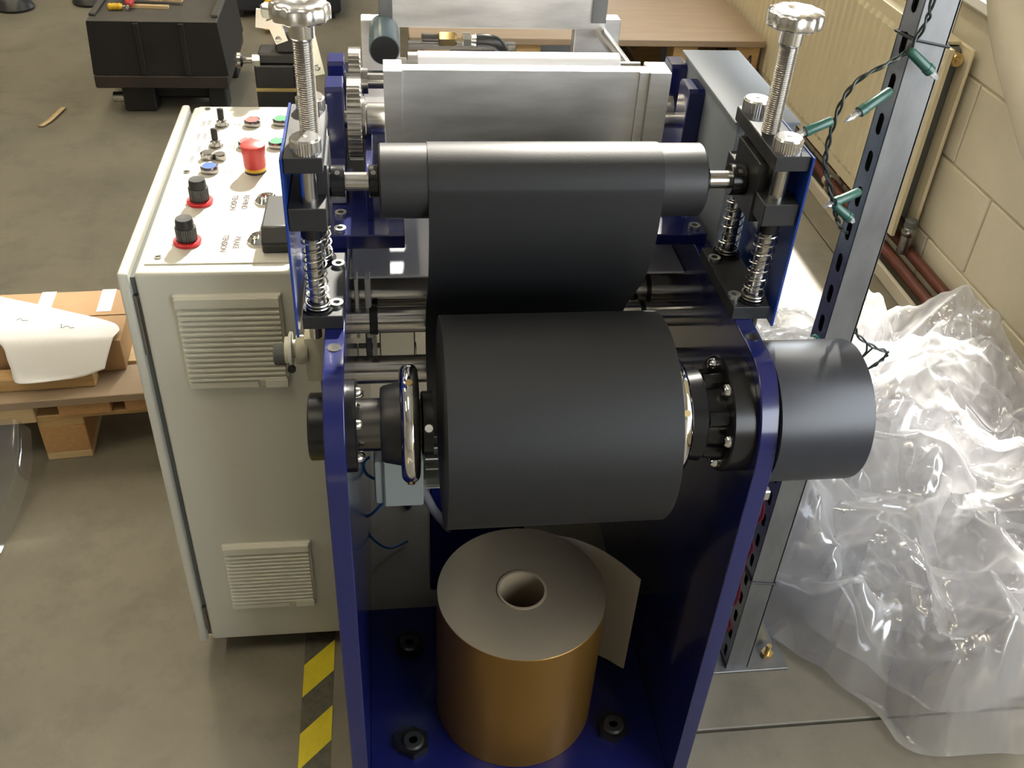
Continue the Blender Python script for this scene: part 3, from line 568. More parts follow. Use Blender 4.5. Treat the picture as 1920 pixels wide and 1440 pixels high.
# ---------------------------------------------------------------- gold roll
GX, GY, GR, GZ0, GZ1 = 0.197, 1.034, 0.138, 0.0302, 0.321
gl = thing('foil_roll', 'upright roll of gold foil paper standing on the blue base plate', 'roll', (GX, GY, GZ0))
obj('foil_surface', MB().lathe([(0, GR-0.001), (0.001, GR), (GZ1-GZ0-0.001, GR), (GZ1-GZ0, GR-0.0008)], (GX, GY, GZ0), (0, 0, 1), 128, cap=False), 'gold', gl)
obj('wound_end', MB().lathe([(0.0, GR-0.001), (0.0, 0.04)], (GX, GY, GZ0), (0, 0, 1), 96, cap=False), 'rings', gl)
obj('wound_end', MB().lathe([(GZ1-GZ0, 0.0405), (GZ1-GZ0, GR-0.0008)], (GX, GY, GZ0), (0, 0, 1), 128, cap=False), 'rings', gl)
obj('core_tube', MB().ring((GX, GY, GZ0), (0, 0, 1), 0.0, GZ1-GZ0+0.0015, 0.0365, 0.0405, 64), 'core', gl)
# loose tail of the web peeling off the back and right
tail = []
pts = smooth_path([(GX+GR*math.cos(math.radians(a)), GY+GR*math.sin(math.radians(a)), 0) for a in (88, 72, 58)]+[(0.302, 1.140, 0), (0.340, 1.116, 0), (0.372, 1.083, 0), (0.398, 1.046, 0)], 5)
npt = len(pts); v = []; f = []
for s_ in (0, 1):
    for i, p in enumerate(pts):
        d = (pts[min(i+1, npt-1)]-pts[max(i-1, 0)]).normalized(); nn = Vector((-d.y, d.x, 0))*0.0006*(1-2*s_)
        k = max(0, (i-npt*0.55)/(npt*0.45)); zb = 0.034+0.045*k
        zt = GZ1-0.0005-0.004*k
        v += [(p.x+nn.x, p.y+nn.y, zb), (p.x+nn.x, p.y+nn.y, zt)]
for i in range(npt-1): f += [(2*i, 2*i+1, 2*i+3, 2*i+2), (2*npt+2*i, 2*npt+2*i+2, 2*npt+2*i+3, 2*npt+2*i+1), (2*i+1, 2*npt+2*i+1, 2*npt+2*i+3, 2*i+3), (2*i, 2*i+2, 2*npt+2*i+2, 2*npt+2*i)]
f.append((2*npt-2, 2*npt-1, 4*npt-1, 4*npt-2))
obj('loose_tail', MB().add(v, f), 'backing', gl)

# ---------------------------------------------------------------- control cabinet
cb = thing('control_cabinet', 'light grey steel control cabinet with sloping row of knobs on its top', 'cabinet', (-0.22, 1.48, 0.0))
obj('body', MB().box(-0.346, -0.086, 1.186, 1.771, 0.050, 0.836, 0.006, 3), 'cab', cb)
obj('plinth', MB().box(-0.32, -0.11, 1.24, 1.72, 0.0, 0.05), 'black', cb)
obj('gasket', MB().box(-0.3535, -0.345, 1.194, 1.764, 0.058, 0.826), 'gasket', cb)
dr = obj('door', MB().box(-0.3675, -0.3535, 1.182, 1.775, 0.050, 0.838, 0.004, 3), 'cab', cb)
obj('hinge', MB().cyl((-0.350, 1.190, 0.70), (-0.350, 1.190, 0.80), 0.0042, 12), 'steeldark', dr)
obj('hinge', MB().cyl((-0.350, 1.190, 0.08), (-0.350, 1.190, 0.14), 0.0042, 12), 'steeldark', dr)
pn = obj('top_panel', MB().box(-0.335, -0.10, 1.208, 1.765, 0.8355, 0.8382, 0.0006), 'panel', cb)
for y in (1.225, 1.494, 1.753):
    obj('panel_screw', MB().ring((-0.319, y, 0.8382), (0, 0, 1), 0, 0.0016, 0.0028, 0.0052, 18), 'steeldark', pn)
def vent(x0, x1, z0, z1):
    vt = obj('vent_grille', MB().box(x0, x1, 1.1805, 1.187, z0, z1, 0.001).box(x0+0.002, x1-0.002, 1.174, 1.182, z1-0.018, z1-0.001, 0.0015).box(x0+0.002, x1-0.045, 1.176, 1.182, z0+0.001, z0+0.012, 0.001).box(x1-0.035, x1-0.002, 1.174, 1.182, z0+0.001, z0+0.016, 0.001), 'vent', cb)
    n = 14; p = (z1-0.020-(z0+0.014))/n
    pl = [(1.181, 0.0), (1.1745, p*0.16), (1.1745, p*0.50), (1.181, p*0.86)]
    one = None
    for i in range(n):
        zz = z0+0.014+i*p
        if one is None: one = obj('slat', MB().prism([(a, b+z0+0.014) for a, b in pl], 'x', x0+0.004, x1-0.004), 'vent', vt, angle=10)
        else:
            c = one.copy(); COL.objects.link(c); c.parent = vt; c.location = (0, 0, i*p)
vent(-0.300, -0.1525, 0.642, 0.802); vent(-0.298, -0.150, 0.142, 0.302)
PZ = 0.8382
def pot(x, y):
    k = obj('dial_knob', MB().lathe([(0.004, 0.0142), (0.008, 0.0142), (0.036, 0.0126), (0.039, 0.0114), (0.0385, 0.0005)], (x, y, PZ), (0, 0, 1), 30), 'blackplastic', cb)
    n = 30; pl = []
    for i in range(n*2): r = 0.0147 if i % 2 else 0.0138; a = PI*i/n; pl.append((x+r*math.cos(a), y+r*math.sin(a)))
    obj('knob_ribs', MB().prism(pl, 'z', PZ+0.006, PZ+0.026), 'blackplastic', k)
    obj('dial_ring', MB().lathe([(0, 0.0192), (0.001, 0.0198), (0.0045, 0.0198), (0.0055, 0.0188), (0.0055, 0.012)], (x, y, PZ), (0, 0, 1), 36), 'redbright', k)
pot(-0.285, 1.266); pot(-0.284, 1.389)
def button(x, y, m):
    k = obj('push_button', MB().lathe([(0, 0.0148), (0.0008, 0.0152), (0.009, 0.0146), (0.011, 0.0132), (0.0105, 0.0115)], (x, y, PZ), (0, 0, 1), 32, cap=False), 'steeldark', cb)
    obj('button_face', MB().lathe([(0.002, 0.0118), (0.0098, 0.0118), (0.0104, 0.0118), (0.0104, 0.0003)], (x, y, PZ), (0, 0, 1), 28), m, k)
for (x, y, m) in ((-0.283, 1.497, 'bluebtn'), (-0.233, 1.683, 'red'), (-0.234, 1.592, 'red'), (-0.184, 1.688, 'green'), (-0.184, 1.592, 'green')): button(x, y, m)
es = obj('emergency_stop', MB().lathe([(0.009, 0.0172), (0.012, 0.0178), (0.028, 0.0178), (0.032, 0.0188), (0.042, 0.0197), (0.046, 0.0190), (0.0485, 0.0155), (0.049, 0.0003)], (-0.211, 1.497, PZ), (0, 0, 1), 40), 'red', cb)
obj('stop_collar', MB().lathe([(0.003, 0.0168), (0.009, 0.0168)], (-0.211, 1.497, PZ), (0, 0, 1), 36), 'yellow', es)
obj('stop_base', MB().lathe([(0, 0.0175), (0.0035, 0.0170)], (-0.211, 1.497, PZ), (0, 0, 1), 36), 'blackplastic', es)
def toggle(x, y):
    k = obj('toggle_switch', MB().lathe([(0, 0.0125), (0.002, 0.0125), (0.002, 0.0095), (0.009, 0.0088), (0.011, 0.0058), (0.013, 0.0050)], (x, y, PZ), (0, 0, 1), 12), 'steeldark', cb)
    obj('toggle_bat', MB().cyl((x-0.0005, y+0.002, PZ+0.011), (x-0.001, y+0.006, PZ+0.030), 0.0056, 16, 0.001), 'blackplastic', k)
toggle(-0.285, 1.678); toggle(-0.285, 1.592)
obj('key_switch', MB().lathe([(0, 0.0118), (0.010, 0.0118), (0.012, 0.009)], (-0.292, 1.545, PZ), (0, 0, 1), 20).lathe([(0, 0.0100), (0.008, 0.0100), (0.010, 0.0085)], (-0.272, 1.543, PZ), (0, 0, 1), 20), 'steeldark', cb)
for y in (1.391, 1.268):
    k = obj('chrome_lens', MB().lathe([(0, 0.0185), (0.003, 0.0185), (0.006, 0.016), (0.0085, 0.0135), (0.007, 0.011), (0.0095, 0.006), (0.0100, 0.0003)], (-0.184, y, PZ), (0, 0, 1), 36), 'chrome', cb)
    obj('lens_screw', MB().cyl((-0.190, y-0.008, PZ+0.0075), (-0.190, y-0.008, PZ+0.0095), 0.003, 10), 'polish', k)
hp = [(1.232, PZ), (1.228, PZ+0.016), (1.246, PZ+0.036), (1.352, PZ+0.030), (1.356, PZ)]
h = obj('isolator_handle', MB().prism(hp, 'x', -0.178, -0.132), 'blackplastic', cb)
md = h.modifiers.new('edge', 'BEVEL'); md.width = 0.003; md.segments = 3
def panel_text(body, x, y, size):
    cu = bpy.data.curves.new('lettering', 'FONT'); cu.body = body; cu.size = size; cu.align_x = 'CENTER'; cu.align_y = 'CENTER'; cu.extrude = 0.0001; cu.offset = 0.0004
    tmp = bpy.data.objects.new('tmp_text', cu); COL.objects.link(tmp); dg = bpy.context.evaluated_depsgraph_get()
    me = bpy.data.meshes.new_from_object(tmp.evaluated_get(dg)); bpy.data.objects.remove(tmp); me.materials.clear(); me.materials.append(MT['ink'])
    o = bpy.data.objects.new('lettering', me); COL.objects.link(o); o.parent = pn
    o.location = Vector((x, y, PZ+0.0002))-OFF[pn]; o.rotation_euler = (0, 0, -PI/2); return o
panel_text('REWIND', -0.217, 1.389, 0.0118); panel_text('TENSION', -0.234, 1.387, 0.0118)
panel_text('BRAKE', -0.217, 1.264, 0.0118); panel_text('TENSION', -0.234, 1.262, 0.0118)
def faint_marks(x, y, n):    # lettering too worn to read: a row of short strokes
    mb = MB()
    for i in range(n):
        yy = y+(n/2-i)*0.0042
        mb.box(x-0.003, x+0.003, yy-0.0006, yy+0.0006, PZ, PZ+0.0002)
        if i % 2: mb.box(x-0.0004, x+0.0004, yy-0.0015, yy+0.0015, PZ, PZ+0.0002)
        else: mb.box(x+0.002, x+0.0028, yy-0.0018, yy+0.0004, PZ, PZ+0.0002)
    o = obj('worn_lettering', mb, 'ink', pn); return o
for (x, y, n) in ((-0.256, 1.682, 3), (-0.264, 1.684, 2), (-0.255, 1.588, 5), (-0.263, 1.590, 3), (-0.250, 1.495, 4), (-0.260, 1.497, 3), (-0.309, 1.69, 5), (-0.318, 1.685, 5), (-0.309, 1.63, 7), (-0.320, 1.63, 6), (-0.312, 1.58, 5), (-0.318, 1.54, 6)): faint_marks(x, y, n)

# ---------------------------------------------------------------- adjuster on the left plate
t = thing('air_adjuster', 'cream plastic adjuster with grey knob and white collar beside left plate', 'adjuster', (-0.11, 1.08, 0.74))
obj('mount_block', MB().box(-0.116, -0.0825, 1.074, 1.13, 0.728, 0.800, 0.003, 2), 'beige', t)
obj('ribbed_body', MB().lathe([(-0.128, 0.014), (-0.127, 0.019), (-0.119, 0.020), (-0.112, 0.017)], (0, 1.085, 0.775), XA, 30), 'beige', t)
obj('white_collar', MB().lathe([(-0.1365, 0.021), (-0.1355, 0.023), (-0.1325, 0.023), (-0.1315, 0.021)], (0, 1.085, 0.777), XA, 30), 'white', t)
obj('washer', MB().cyl((-0.1315, 1.085, 0.777), (-0.128, 1.085, 0.777), 0.012, 20).cyl((-0.142, 1.085, 0.775), (-0.1365, 1.085, 0.775), 0.018, 26), 'vent', t)
obj('knob', MB().lathe([(-0.158, 0.012), (-0.156, 0.0145), (-0.142, 0.0150)], (0, 1.085, 0.768), XA, 24), 'gasket', t)
obj('grub_screw', MB().cyl((-0.134, 1.064, 0.757), (-0.134, 1.068, 0.757), 0.0055, 14), 'black', t)
obj('stem', MB().cyl((-0.092, 1.10, 0.66), (-0.092, 1.10, 0.728), 0.0085, 16), 'black', t)

# ---------------------------------------------------------------- toggle clamp behind the cabinet
tc = thing('toggle_clamp', 'black and zinc toggle clamp behind the left star knob', 'clamp', (-0.2, 1.92, 0.6))
obj('base_block', MB().box(-0.248, -0.172, 1.90, 1.99, 0.50, 0.866, 0.003), 'black', tc)
obj('gold_line', MB().box(-0.249, -0.171, 1.899, 1.902, 0.815, 0.822), 'brass', tc)
obj('body', MB().box(-0.240, -0.165, 1.905, 1.96, 0.866, 0.888, 0.004).box(-0.205, -0.165, 1.905, 1.955, 0.888, 0.928, 0.004), 'blackplastic', tc)
obj('plunger', MB().cyl((-0.250, 1.91, 0.873), (-0.236, 1.91, 0.873), 0.012, 6), 'zinc', tc)
obj('plunger_head', MB().lathe([(-0.282, 0.012), (-0.278, 0.015), (-0.272, 0.015), (-0.268, 0.007), (-0.262, 0.006)], (0, 1.91, 0.873), XA, 20).cyl((-0.268, 1.91, 0.873), (-0.25, 1.91, 0.873), 0.006, 12), 'steeldark', tc)
def bar(p0, p1, w, d, m, nm):
    p0 = Vector(p0); p1 = Vector(p1); dr_ = (p1-p0).normalized(); sd = dr_.cross(Vector((0, 1, 0))).normalized()*w; dp = Vector((0, d, 0))
    vs = [q+a*sd+b*dp for q in (p0, p1) for a, b in ((-1, -1), (1, -1), (1, 1), (-1, 1))]
    return obj(nm, MB().add(vs, [(0, 1, 2, 3), (7, 6, 5, 4), (0, 4, 5, 1), (1, 5, 6, 2), (2, 6, 7, 3), (3, 7, 4, 0)]), m, tc)
bar((-0.142, 1.90, 0.950), (-0.124, 1.90, 0.850), 0.010, 0.003, 'zinc', 'link_arm')
bar((-0.235, 1.905, 0.955), (-0.185, 1.905, 0.948), 0.017, 0.003, 'zinc', 'hold_arm')
bar((-0.205, 1.90, 0.955), (-0.190, 1.90, 0.912), 0.012, 0.004, 'zinc', 'link_arm')
bar((-0.165, 1.91, 0.93), (-0.14, 1.91, 0.87), 0.008, 0.004, 'zinc', 'link_arm')
for (x, z) in ((-0.196, 0.918), (-0.146, 0.934), (-0.128, 0.864), (-0.214, 0.975)):
    obj('rivet', MB().lathe([(0, 0.0065), (0.004, 0.0055), (0.005, 0.0015)], (x, 1.897, z), (0, -1, 0), 14), 'zinc', tc)
obj('hex_bolt', MB().lathe([(0, 0.013), (0.018, 0.013), (0.021, 0.010)], (-0.212, 1.90, 0.962), (0, -0.3, 1), 6), 'zinc', tc)

# ---------------------------------------------------------------- slotted post with base
po = thing('slotted_post', 'galvanised slotted channel post standing on the floor right of the machine', 'post', (0.634, 1.10, 0))
x0, x1, y0, y1, H = 0.613, 0.656, 1.080, 1.122, 2.3; tk = 0.0025
obj('front_web', MB().box(x0, x1, y0, y0+tk, 0.006, H, 0.0006), 'galv', po)
obj('rear_web', MB().box(x0, x1, y1-tk, y1, 0.006, H, 0.0006), 'galv', po)
obj('added_back_face', MB().box(x1-tk, x1, y0, y1, 0.006, H), 'galv', po)  # added to close the open channel so its slots look dark
mb = MB(); cy = (y0+y1)/2; pit = 0.05; nz = int((H-0.02)/pit)
for i in range(nz):
    z0_ = 0.012+i*pit; zc = z0_+pit/2; outer = []; inner = []
    for k in range(24):
        a = 2*PI*k/24; ca, sa = math.cos(a), math.sin(a)
        inner.append((cy+0.0068*ca, zc+(0.0072 if sa > 0 else -0.0072)*(1 if abs(sa) > 1e-6 else 0)+0.0068*sa))
        m_ = max(abs(ca)/((y1-y0)/2), abs(sa)/(pit/2)); outer.append((cy+ca/m_, zc+sa/m_))
    v = [(x0, *p) for p in outer]+[(x0, *p) for p in inner]+[(x0+tk, *p) for p in inner]
    f = [(k, (k+1) % 24, 24+(k+1) % 24, 24+k) for k in range(24)]+[(24+k, 24+(k+1) % 24, 48+(k+1) % 24, 48+k) for k in range(24)]
    # corner fill of the cell
    mb.add(v, f)
    c4 = [(x0, y0, z0_), (x0, y1, z0_), (x0, y1, z0_+pit), (x0, y0, z0_+pit)]
    for q, sgn in ((c4[0], (-1, -1)), (c4[1], (1, -1)), (c4[2], (1, 1)), (c4[3], (-1, 1))):
        best = sorted(range(24), key=lambda k: (outer[k][0]-q[1])**2+(outer[k][1]-q[2])**2)[:2]
        mb.add([q, (x0, *outer[best[0]]), (x0, *outer[best[1]])], [(0, 1, 2)])
obj('slotted_face', mb, 'galvshiny', po)
bpz = obj('base_plate', MB().box(0.575, 0.735, 1.072, 1.215, 0.0, 0.006, 0.001), 'galv', po)
obj('gusset', MB().prism([(0.657, 0.006), (0.72, 0.006), (0.72, 0.012), (0.657, 0.14)], 'y', 1.125, 1.130), 'galv', po)
obj('anchor_bolt', MB().lathe([(0, 0.012), (0.008, 0.012)], (0.702, 1.105, 0.006), (0, 0, 1), 6).cyl((0.702, 1.105, 0.01), (0.702, 1.105, 0.034), 0.005, 12), 'brass', bpz)
for z in (1.195, 0.250):
    mbt = MB(); r = 0.0018
    mbt.tube([(x0-0.002, y0-0.002, z+0.004), (x1+0.002, y0-0.002, z-0.004), (x1+0.002, y1+0.002, z), (x0-0.002, y1+0.002, z), (x0-0.002, y0-0.002, z+0.004)], r, 6)
    tag(obj('cable_tie', mbt, 'black'), 'black cable tie round the slotted post just above the lowest bulb' if z < 1 else 'black cable tie holding the light string near the post top', 'cable tie')
bpy.data.objects['cable_tie.001']['label'] = 'black cable tie low on the slotted post near the floor'
t = thing('red_strap', 'narrow red plastic strap hanging behind the right blue side plate', 'strap', (0.55, 1.1, 0))
v = []; n = 26
for i in range(n):
    z = 0.10+0.36*i/(n-1); x = 0.590+0.004*math.sin(i*0.9); y = 1.085+0.005*math.cos(i*1.3); v.append([(x-0.006, y+0.003, z), (x-0.002, y-0.002, z), (x+0.002, y+0.002, z), (x+0.006, y-0.003, z)])
so = obj('strap', MB().sheet(v), 'strapred', t); so.modifiers.new('thick', 'SOLIDIFY').thickness = 0.0015
obj('buckle', MB().box(0.580, 0.600, 1.078, 1.092, 0.455, 0.475, 0.002), 'zinc', t)

# ---------------------------------------------------------------- string lights
st = thing('string_lights', 'dark green string of clear mini lights wound round the slotted post', 'string lights', (0.58, 1.06, 0.7))
main = smooth_path([(0.622, 1.074, 1.45), (0.616, 1.068, 1.33), (0.611, 1.062, 1.249), (0.610, 1.060, 1.226), (0.601, 1.060, 1.199), (0.592, 1.058, 1.188), (0.572, 1.055, 1.177), (0.547, 1.055, 1.161), (0.534, 1.055, 1.139), (0.530, 1.056, 1.109), (0.530, 1.057, 1.079), (0.534, 1.058, 1.051), (0.549, 1.060, 1.022), (0.563, 1.062, 0.992), (0.572, 1.064, 0.975), (0.588, 1.074, 0.955), (0.606, 1.09, 0.94)], 8)
for ph in (0, PI):
    pp = [p+Vector((0.0021*math.cos(i*0.55+ph), 0.0021*math.sin(i*0.55+ph), 0)) for i, p in enumerate(main)]
    obj('wire', MB().tube(pp, 0.0016, 7), 'greencable', st)
low = smooth_path([(0.662, 1.118, 0.82), (0.673, 1.118, 0.773), (0.688, 1.118, 0.749), (0.719, 1.118, 0.728), (0.741, 1.118, 0.719), (0.738, 1.118, 0.706), (0.722, 1.118, 0.690), (0.69, 1.13, 0.65), (0.66, 1.125, 0.60)], 8)
for ph in (0, PI):
    pp = [p+Vector((0.0021*math.cos(i*0.6+ph), 0, 0.0021*math.sin(i*0.6+ph))) for i, p in enumerate(low)]
    obj('wire', MB().tube(pp, 0.0016, 7), 'greencable', st)
obj('wire', MB().tube(smooth_path([(0.703, 1.118, 0.738), (0.707, 1.118, 0.722), (0.703, 1.118, 0.71), (0.715, 1.118, 0.727)], 6), 0.0016, 7), 'greencable', st)
def bulb(a, b, tip):
    a = Vector(a); b = Vector(b); tip = Vector(tip); d = (b-a); l = d.length
    s = obj('socket', MB().lathe([(0, 0.0042), (0.003, 0.0058), (l*0.8, 0.0062), (l*0.82, 0.0070), (l, 0.0068)], a, d, 16), 'greensocket', st)
    e = tip-b; k = e.length
    obj('glass_bulb', MB().lathe([(-0.002, 0.0045), (k*0.3, 0.0044), (k*0.65, 0.0034), (k*0.9, 0.0014), (k, 0.0003)], b, e, 14), 'glass', s)
bulb((0.598, 1.056, 1.194), (0.630, 1.054, 1.171), (0.643, 1.053, 1.161))
bulb((0.600, 1.075, 1.140), (0.560, 1.060, 1.119), (0.541, 1.055, 1.108))
bulb((0.527, 1.056, 1.110), (0.495, 1.052, 1.098), (0.479, 1.050, 1.092))
bulb((0.560, 1.058, 0.998), (0.585, 1.058, 0.979), (0.594, 1.058, 0.972))
bulb((0.600, 1.078, 1.006), (0.562, 1.064, 0.998), (0.546, 1.058, 0.994))
bulb((0.605, 1.09, 0.770), (0.594, 1.075, 0.776), (0.580, 1.065, 0.786))

# ---------------------------------------------------------------- crumpled film heap
def ridge(u):
    u = abs(u-math.floor(u)-0.5)*2          # 0 at the ridge, 1 in the valley
    return (1-u)**1.5
def film_sheet(seed, cx, cy, rx, ry, rot, zbase, hgt, amp, nu=210, nv=210, lip=0.0):
    rnd = random.Random(seed); folds = []
    for i in range(9):
        a = rnd.gauss(0.25, 0.7); per = rnd.uniform(0.16, 0.62); folds.append((math.cos(a)/per, math.sin(a)/per, rnd.random(), amp*per*rnd.uniform(0.14, 0.34)))
    for i in range(3):
        a = rnd.uniform(0, PI); per = rnd.uniform(0.3, 0.7); folds.append((math.cos(a)/per, math.sin(a)/per, rnd.random(), amp*per*rnd.uniform(0.12, 0.25)))
    fine = []
    for i in range(8):
        a = rnd.uniform(0, PI); per = rnd.uniform(0.05, 0.16); fine.append((math.cos(a)/per, math.sin(a)/per, rnd.random(), amp*per*rnd.uniform(0.12, 0.28)))
    cr, sr = math.cos(rot), math.sin(rot); grid = []; tot = sum(A for *_, A in folds)
    for i in range(nu):
        rowp = []
        for j in range(nv):
            u = -1+2*i/(nu-1); v = -1+2*j/(nv-1)
            k = max(abs(u), abs(v)) or 1e-9; l = math.hypot(u, v) or 1e-9; q = k/l*0.72+0.28
            px, py = u*q*1.08, v*q*1.08
            an = math.atan2(v, u); e = 1+0.13*noise.noise((math.cos(an)*1.7+seed, math.sin(an)*1.7, seed*0.37))+0.06*noise.noise((math.cos(an)*6+seed, math.sin(an)*6, 3.3))
            X = cx+(px*rx*cr-py*ry*sr)*e; Y = cy+(px*rx*sr+py*ry*cr)*e
            wx = X+0.16*noise.noise((X*1.8, Y*1.8, seed))+0.03*noise.noise((X*7, Y*7, seed)); wy = Y+0.16*noise.noise((X*1.8, Y*1.8, seed+9))+0.03*noise.noise((X*7, Y*7, seed+3))
            z = sum(A*ridge(wx*fx+wy*fy+ph) for fx, fy, ph, A in folds)-tot*0.30
            msk = min(1, max(0, 1.5*noise.noise((X*2.5, Y*2.5, seed+4))+0.45))
            z += msk*sum(A*ridge(wx*fx+wy*fy+ph) for fx, fy, ph, A in fine)
            for sc_, A in ((3.2, 0.11), (6.5, 0.055), (13.0, 0.022)):
                z += amp*A*((1-abs(noise.noise((wx*sc_, wy*sc_, seed*1.7)))*1.6)**2-0.45)
            env = max(0.0, 1-k**3)*min(1.0, max(0.15, (Y-0.95)/0.75))
            edge = min(1.0, (1-k)*5+0.12)
            zz = zbase*edge+hgt*env*(0.8+0.5*noise.noise((X*1.6, Y*1.6, seed+2)))+z*edge
            if lip: zz += lip*math.exp(-((k-0.88)/0.07)**2)
            zz = 0.40*math.tanh(zz/0.40) if zz > 0 else zz
            zz = zz if zz > 0.02 else 0.006+0.014*math.exp((zz-0.02)*20)
            X = min(X, 1.508-0.01*noise.noise((Y*8, zz*8, seed)))
            rowp.append((X, Y, zz))
        grid.append(rowp)
    return MB().sheet(grid)
fm = thing('plastic_film', 'crumpled heap of milky polythene film on the floor below the wall', 'plastic film', (1.15, 1.5, 0))
for (seed, cx, cy, rx, ry, rot, zb, h, amp, lip) in ((3, 1.17, 1.50, 0.54, 0.57, 0.30, 0.03, 0.03, 0.62, 0.05), (11, 1.18, 1.62, 0.46, 0.46, -0.3, 0.04, 0.05, 0.66, 0.0), (23, 1.22, 1.70, 0.40, 0.36, 0.8, 0.05, 0.06, 0.66, 0.0), (47, 1.16, 1.36, 0.38, 0.36, 0.5, 0.03, 0.02, 0.60, 0.03), (53, 0.98, 1.84, 0.26, 0.22, 0.4, 0.04, 0.05, 0.6, 0.0)):
    obj('film_layer', film_sheet(seed, cx, cy, rx, ry, rot, zb, h, amp, lip=lip), 'film', fm, angle=180)

# ---------------------------------------------------------------- left pallet, carton, paper, film
pl = thing('wooden_pallet', 'pale pine pallet on the floor left of the control cabinet', 'pallet', (-0.74, 1.765, 0), rz=math.radians(4.6))
def lb(nm, x0, x1, y0, y1, z0, z1, m, par=None): return obj(nm, MB().box(x0, x1, y0, y1, z0, z1, 0.0015), m, par or pl, local=True)
for bx in (-0.047, -0.53, 0.34): 
    for by in (0.0, 0.21): lb('block', bx, bx+0.097, by, by+0.13, 0.020, 0.096, 'endgrain')
    lb('runner', bx, bx+0.097, 0.0, 0.34, 0.0, 0.020, 'pinepale')
    lb('block_cap', bx, bx+0.097, 0.0, 0.34, 0.096, 0.116, 'pine')
lb('stringer', -0.62, -0.045, -0.006, 0.10, 0.116, 0.160, 'pinepale'); lb('stringer', 0.005, 0.115, -0.006, 0.10, 0.128, 0.160, 'endgrain')
lb('stringer', 0.145, 0.45, -0.006, 0.10, 0.128, 0.160, 'endgrain'); lb('stringer', -0.62, 0.45, 0.24, 0.34, 0.116, 0.160, 'pinepale')
lb('spacer', -0.045, 0.45, 0.0, 0.08, 0.116, 0.128, 'pine')
for k in range(3): lb('deck_board', -0.62, 0.45, -0.012+0.125*k, 0.100+0.125*k, 0.160, 0.180, 'plywood' if k == 0 else 'pinepale')
bt = thing('timber_batten', 'short pine batten lying on the front edge of the pale pallet', 'batten', (-0.80, 1.80, 0.1805), rz=math.radians(3.6))
obj('batten', MB().box(-0.22, 0.145, -0.012, 0.03, 0, 0.032, 0.002), 'pine', bt, local=True)
obj('nail', MB().cyl((-0.1, 0.0, 0.03), (-0.1, 0.0, 0.0335), 0.003, 8), 'steeldark', bt, local=True)
cx = thing('cardboard_carton', 'flat brown cardboard carton with white tape on the pale pallet', 'box', (-0.78, 1.95, 0.1805), rz=math.radians(3.0))
obj('carton_body', MB().box(-0.30, 0.175, -0.105, 0.115, 0, 0.078, 0.004, 2), 'card', cx, local=True)
obj('carton_flap', MB().box(-0.30, 0.175, -0.102, 0.002, 0.0782, 0.0800, 0.0006).box(-0.30, 0.175, 0.006, 0.113, 0.0782, 0.0800, 0.0006), 'card', cx, local=True)
for x in (-0.03, 0.105): obj('tape_strip', MB().box(x, x+0.032, 0.02, 0.1153, 0.0801, 0.0808).box(x, x+0.032, 0.1152, 0.1158, 0.03, 0.0808), 'white', cx, local=True)
obj('tape_strip', MB().box(0.085, 0.115, -0.1062, -0.1052, 0.002, 0.080), 'white', cx, local=True)
pp = thing('paper_sheet', 'large white paper sheet draped over the cardboard carton', 'paper', (-0.76, 1.90, 0.262))
outline_top = [(-1.02, 2.06), (-0.898, 2.028), (-0.740, 1.964), (-0.636, 1.918), (-0.612, 1.900), (-0.604, 1.882)]
outline_bot = [(-1.02, 1.915), (-0.86, 1.850), (-0.825, 1.805), (-0.80, 1.770), (-0.70, 1.782), (-0.628, 1.800)]
tp = smooth_path([(x, y, 0) for x, y in outline_top], 6); bo = smooth_path([(x, y, 0) for x, y in outline_bot], 6); grid = []
for a, b in zip(tp, bo):
    r_ = []
    for k in range(22):
        q = a.lerp(b, k/21.0); y = q.y; drop = max(0, (1.846+0.05*(q.x+0.78))-y)
        z = 0.2700+0.004*noise.noise((q.x*9, y*9, 1))+0.004-drop*0.72-drop*drop*3
        r_.append((q.x, y, max(z, 0.215)))
    grid.append(r_)
o = obj('sheet', MB().sheet(grid), 'paper', pp, angle=60); md = o.modifiers.new('thick', 'SOLIDIFY'); md.thickness = 0.0008
def scribble(x, y, z, w, rot, seed):
    rnd = random.Random(seed); pts = []; n = int(w/0.004)
    for i in range(n): pts.append(Vector((x, y, z))+Vector((math.cos(rot), math.sin(rot), 0))*(i*0.004)+Vector((-math.sin(rot), math.cos(rot), 0))*rnd.uniform(-0.006, 0.006))
    obj('handwriting', MB().tube(pts, 0.0007, 5), 'inkdark', pp)
scribble(-0.83, 1.925, 0.2785, 0.030, -0.3, 1); scribble(-0.735, 1.895, 0.2785, 0.04, -0.3, 2)
lf = thing('clear_film', 'sheet of clear plastic film hanging off the pale pallet to the floor', 'plastic film', (-0.9, 1.65, 0))
grid = []
for i in range(50):
    r_ = []
    for j in range(40):
        u = i/49; v = j/39; y = 1.745-0.40*u; x = -1.10+0.303*v+0.012*math.sin(u*7)*v
        z = 0.115*(1-u)**2.2+0.018+0.016*noise.noise((x*9, y*9, 2))+0.012*abs(noise.noise((x*14, y*5, 7)))
        if v > 0.93: z = max(0.003, z-0.03*(v-0.93)/0.07)
        r_.append((x, y, max(z, 0.004)))
    grid.append(r_)
obj('film_layer', MB().sheet(grid), 'clearfilm', lf, angle=180)

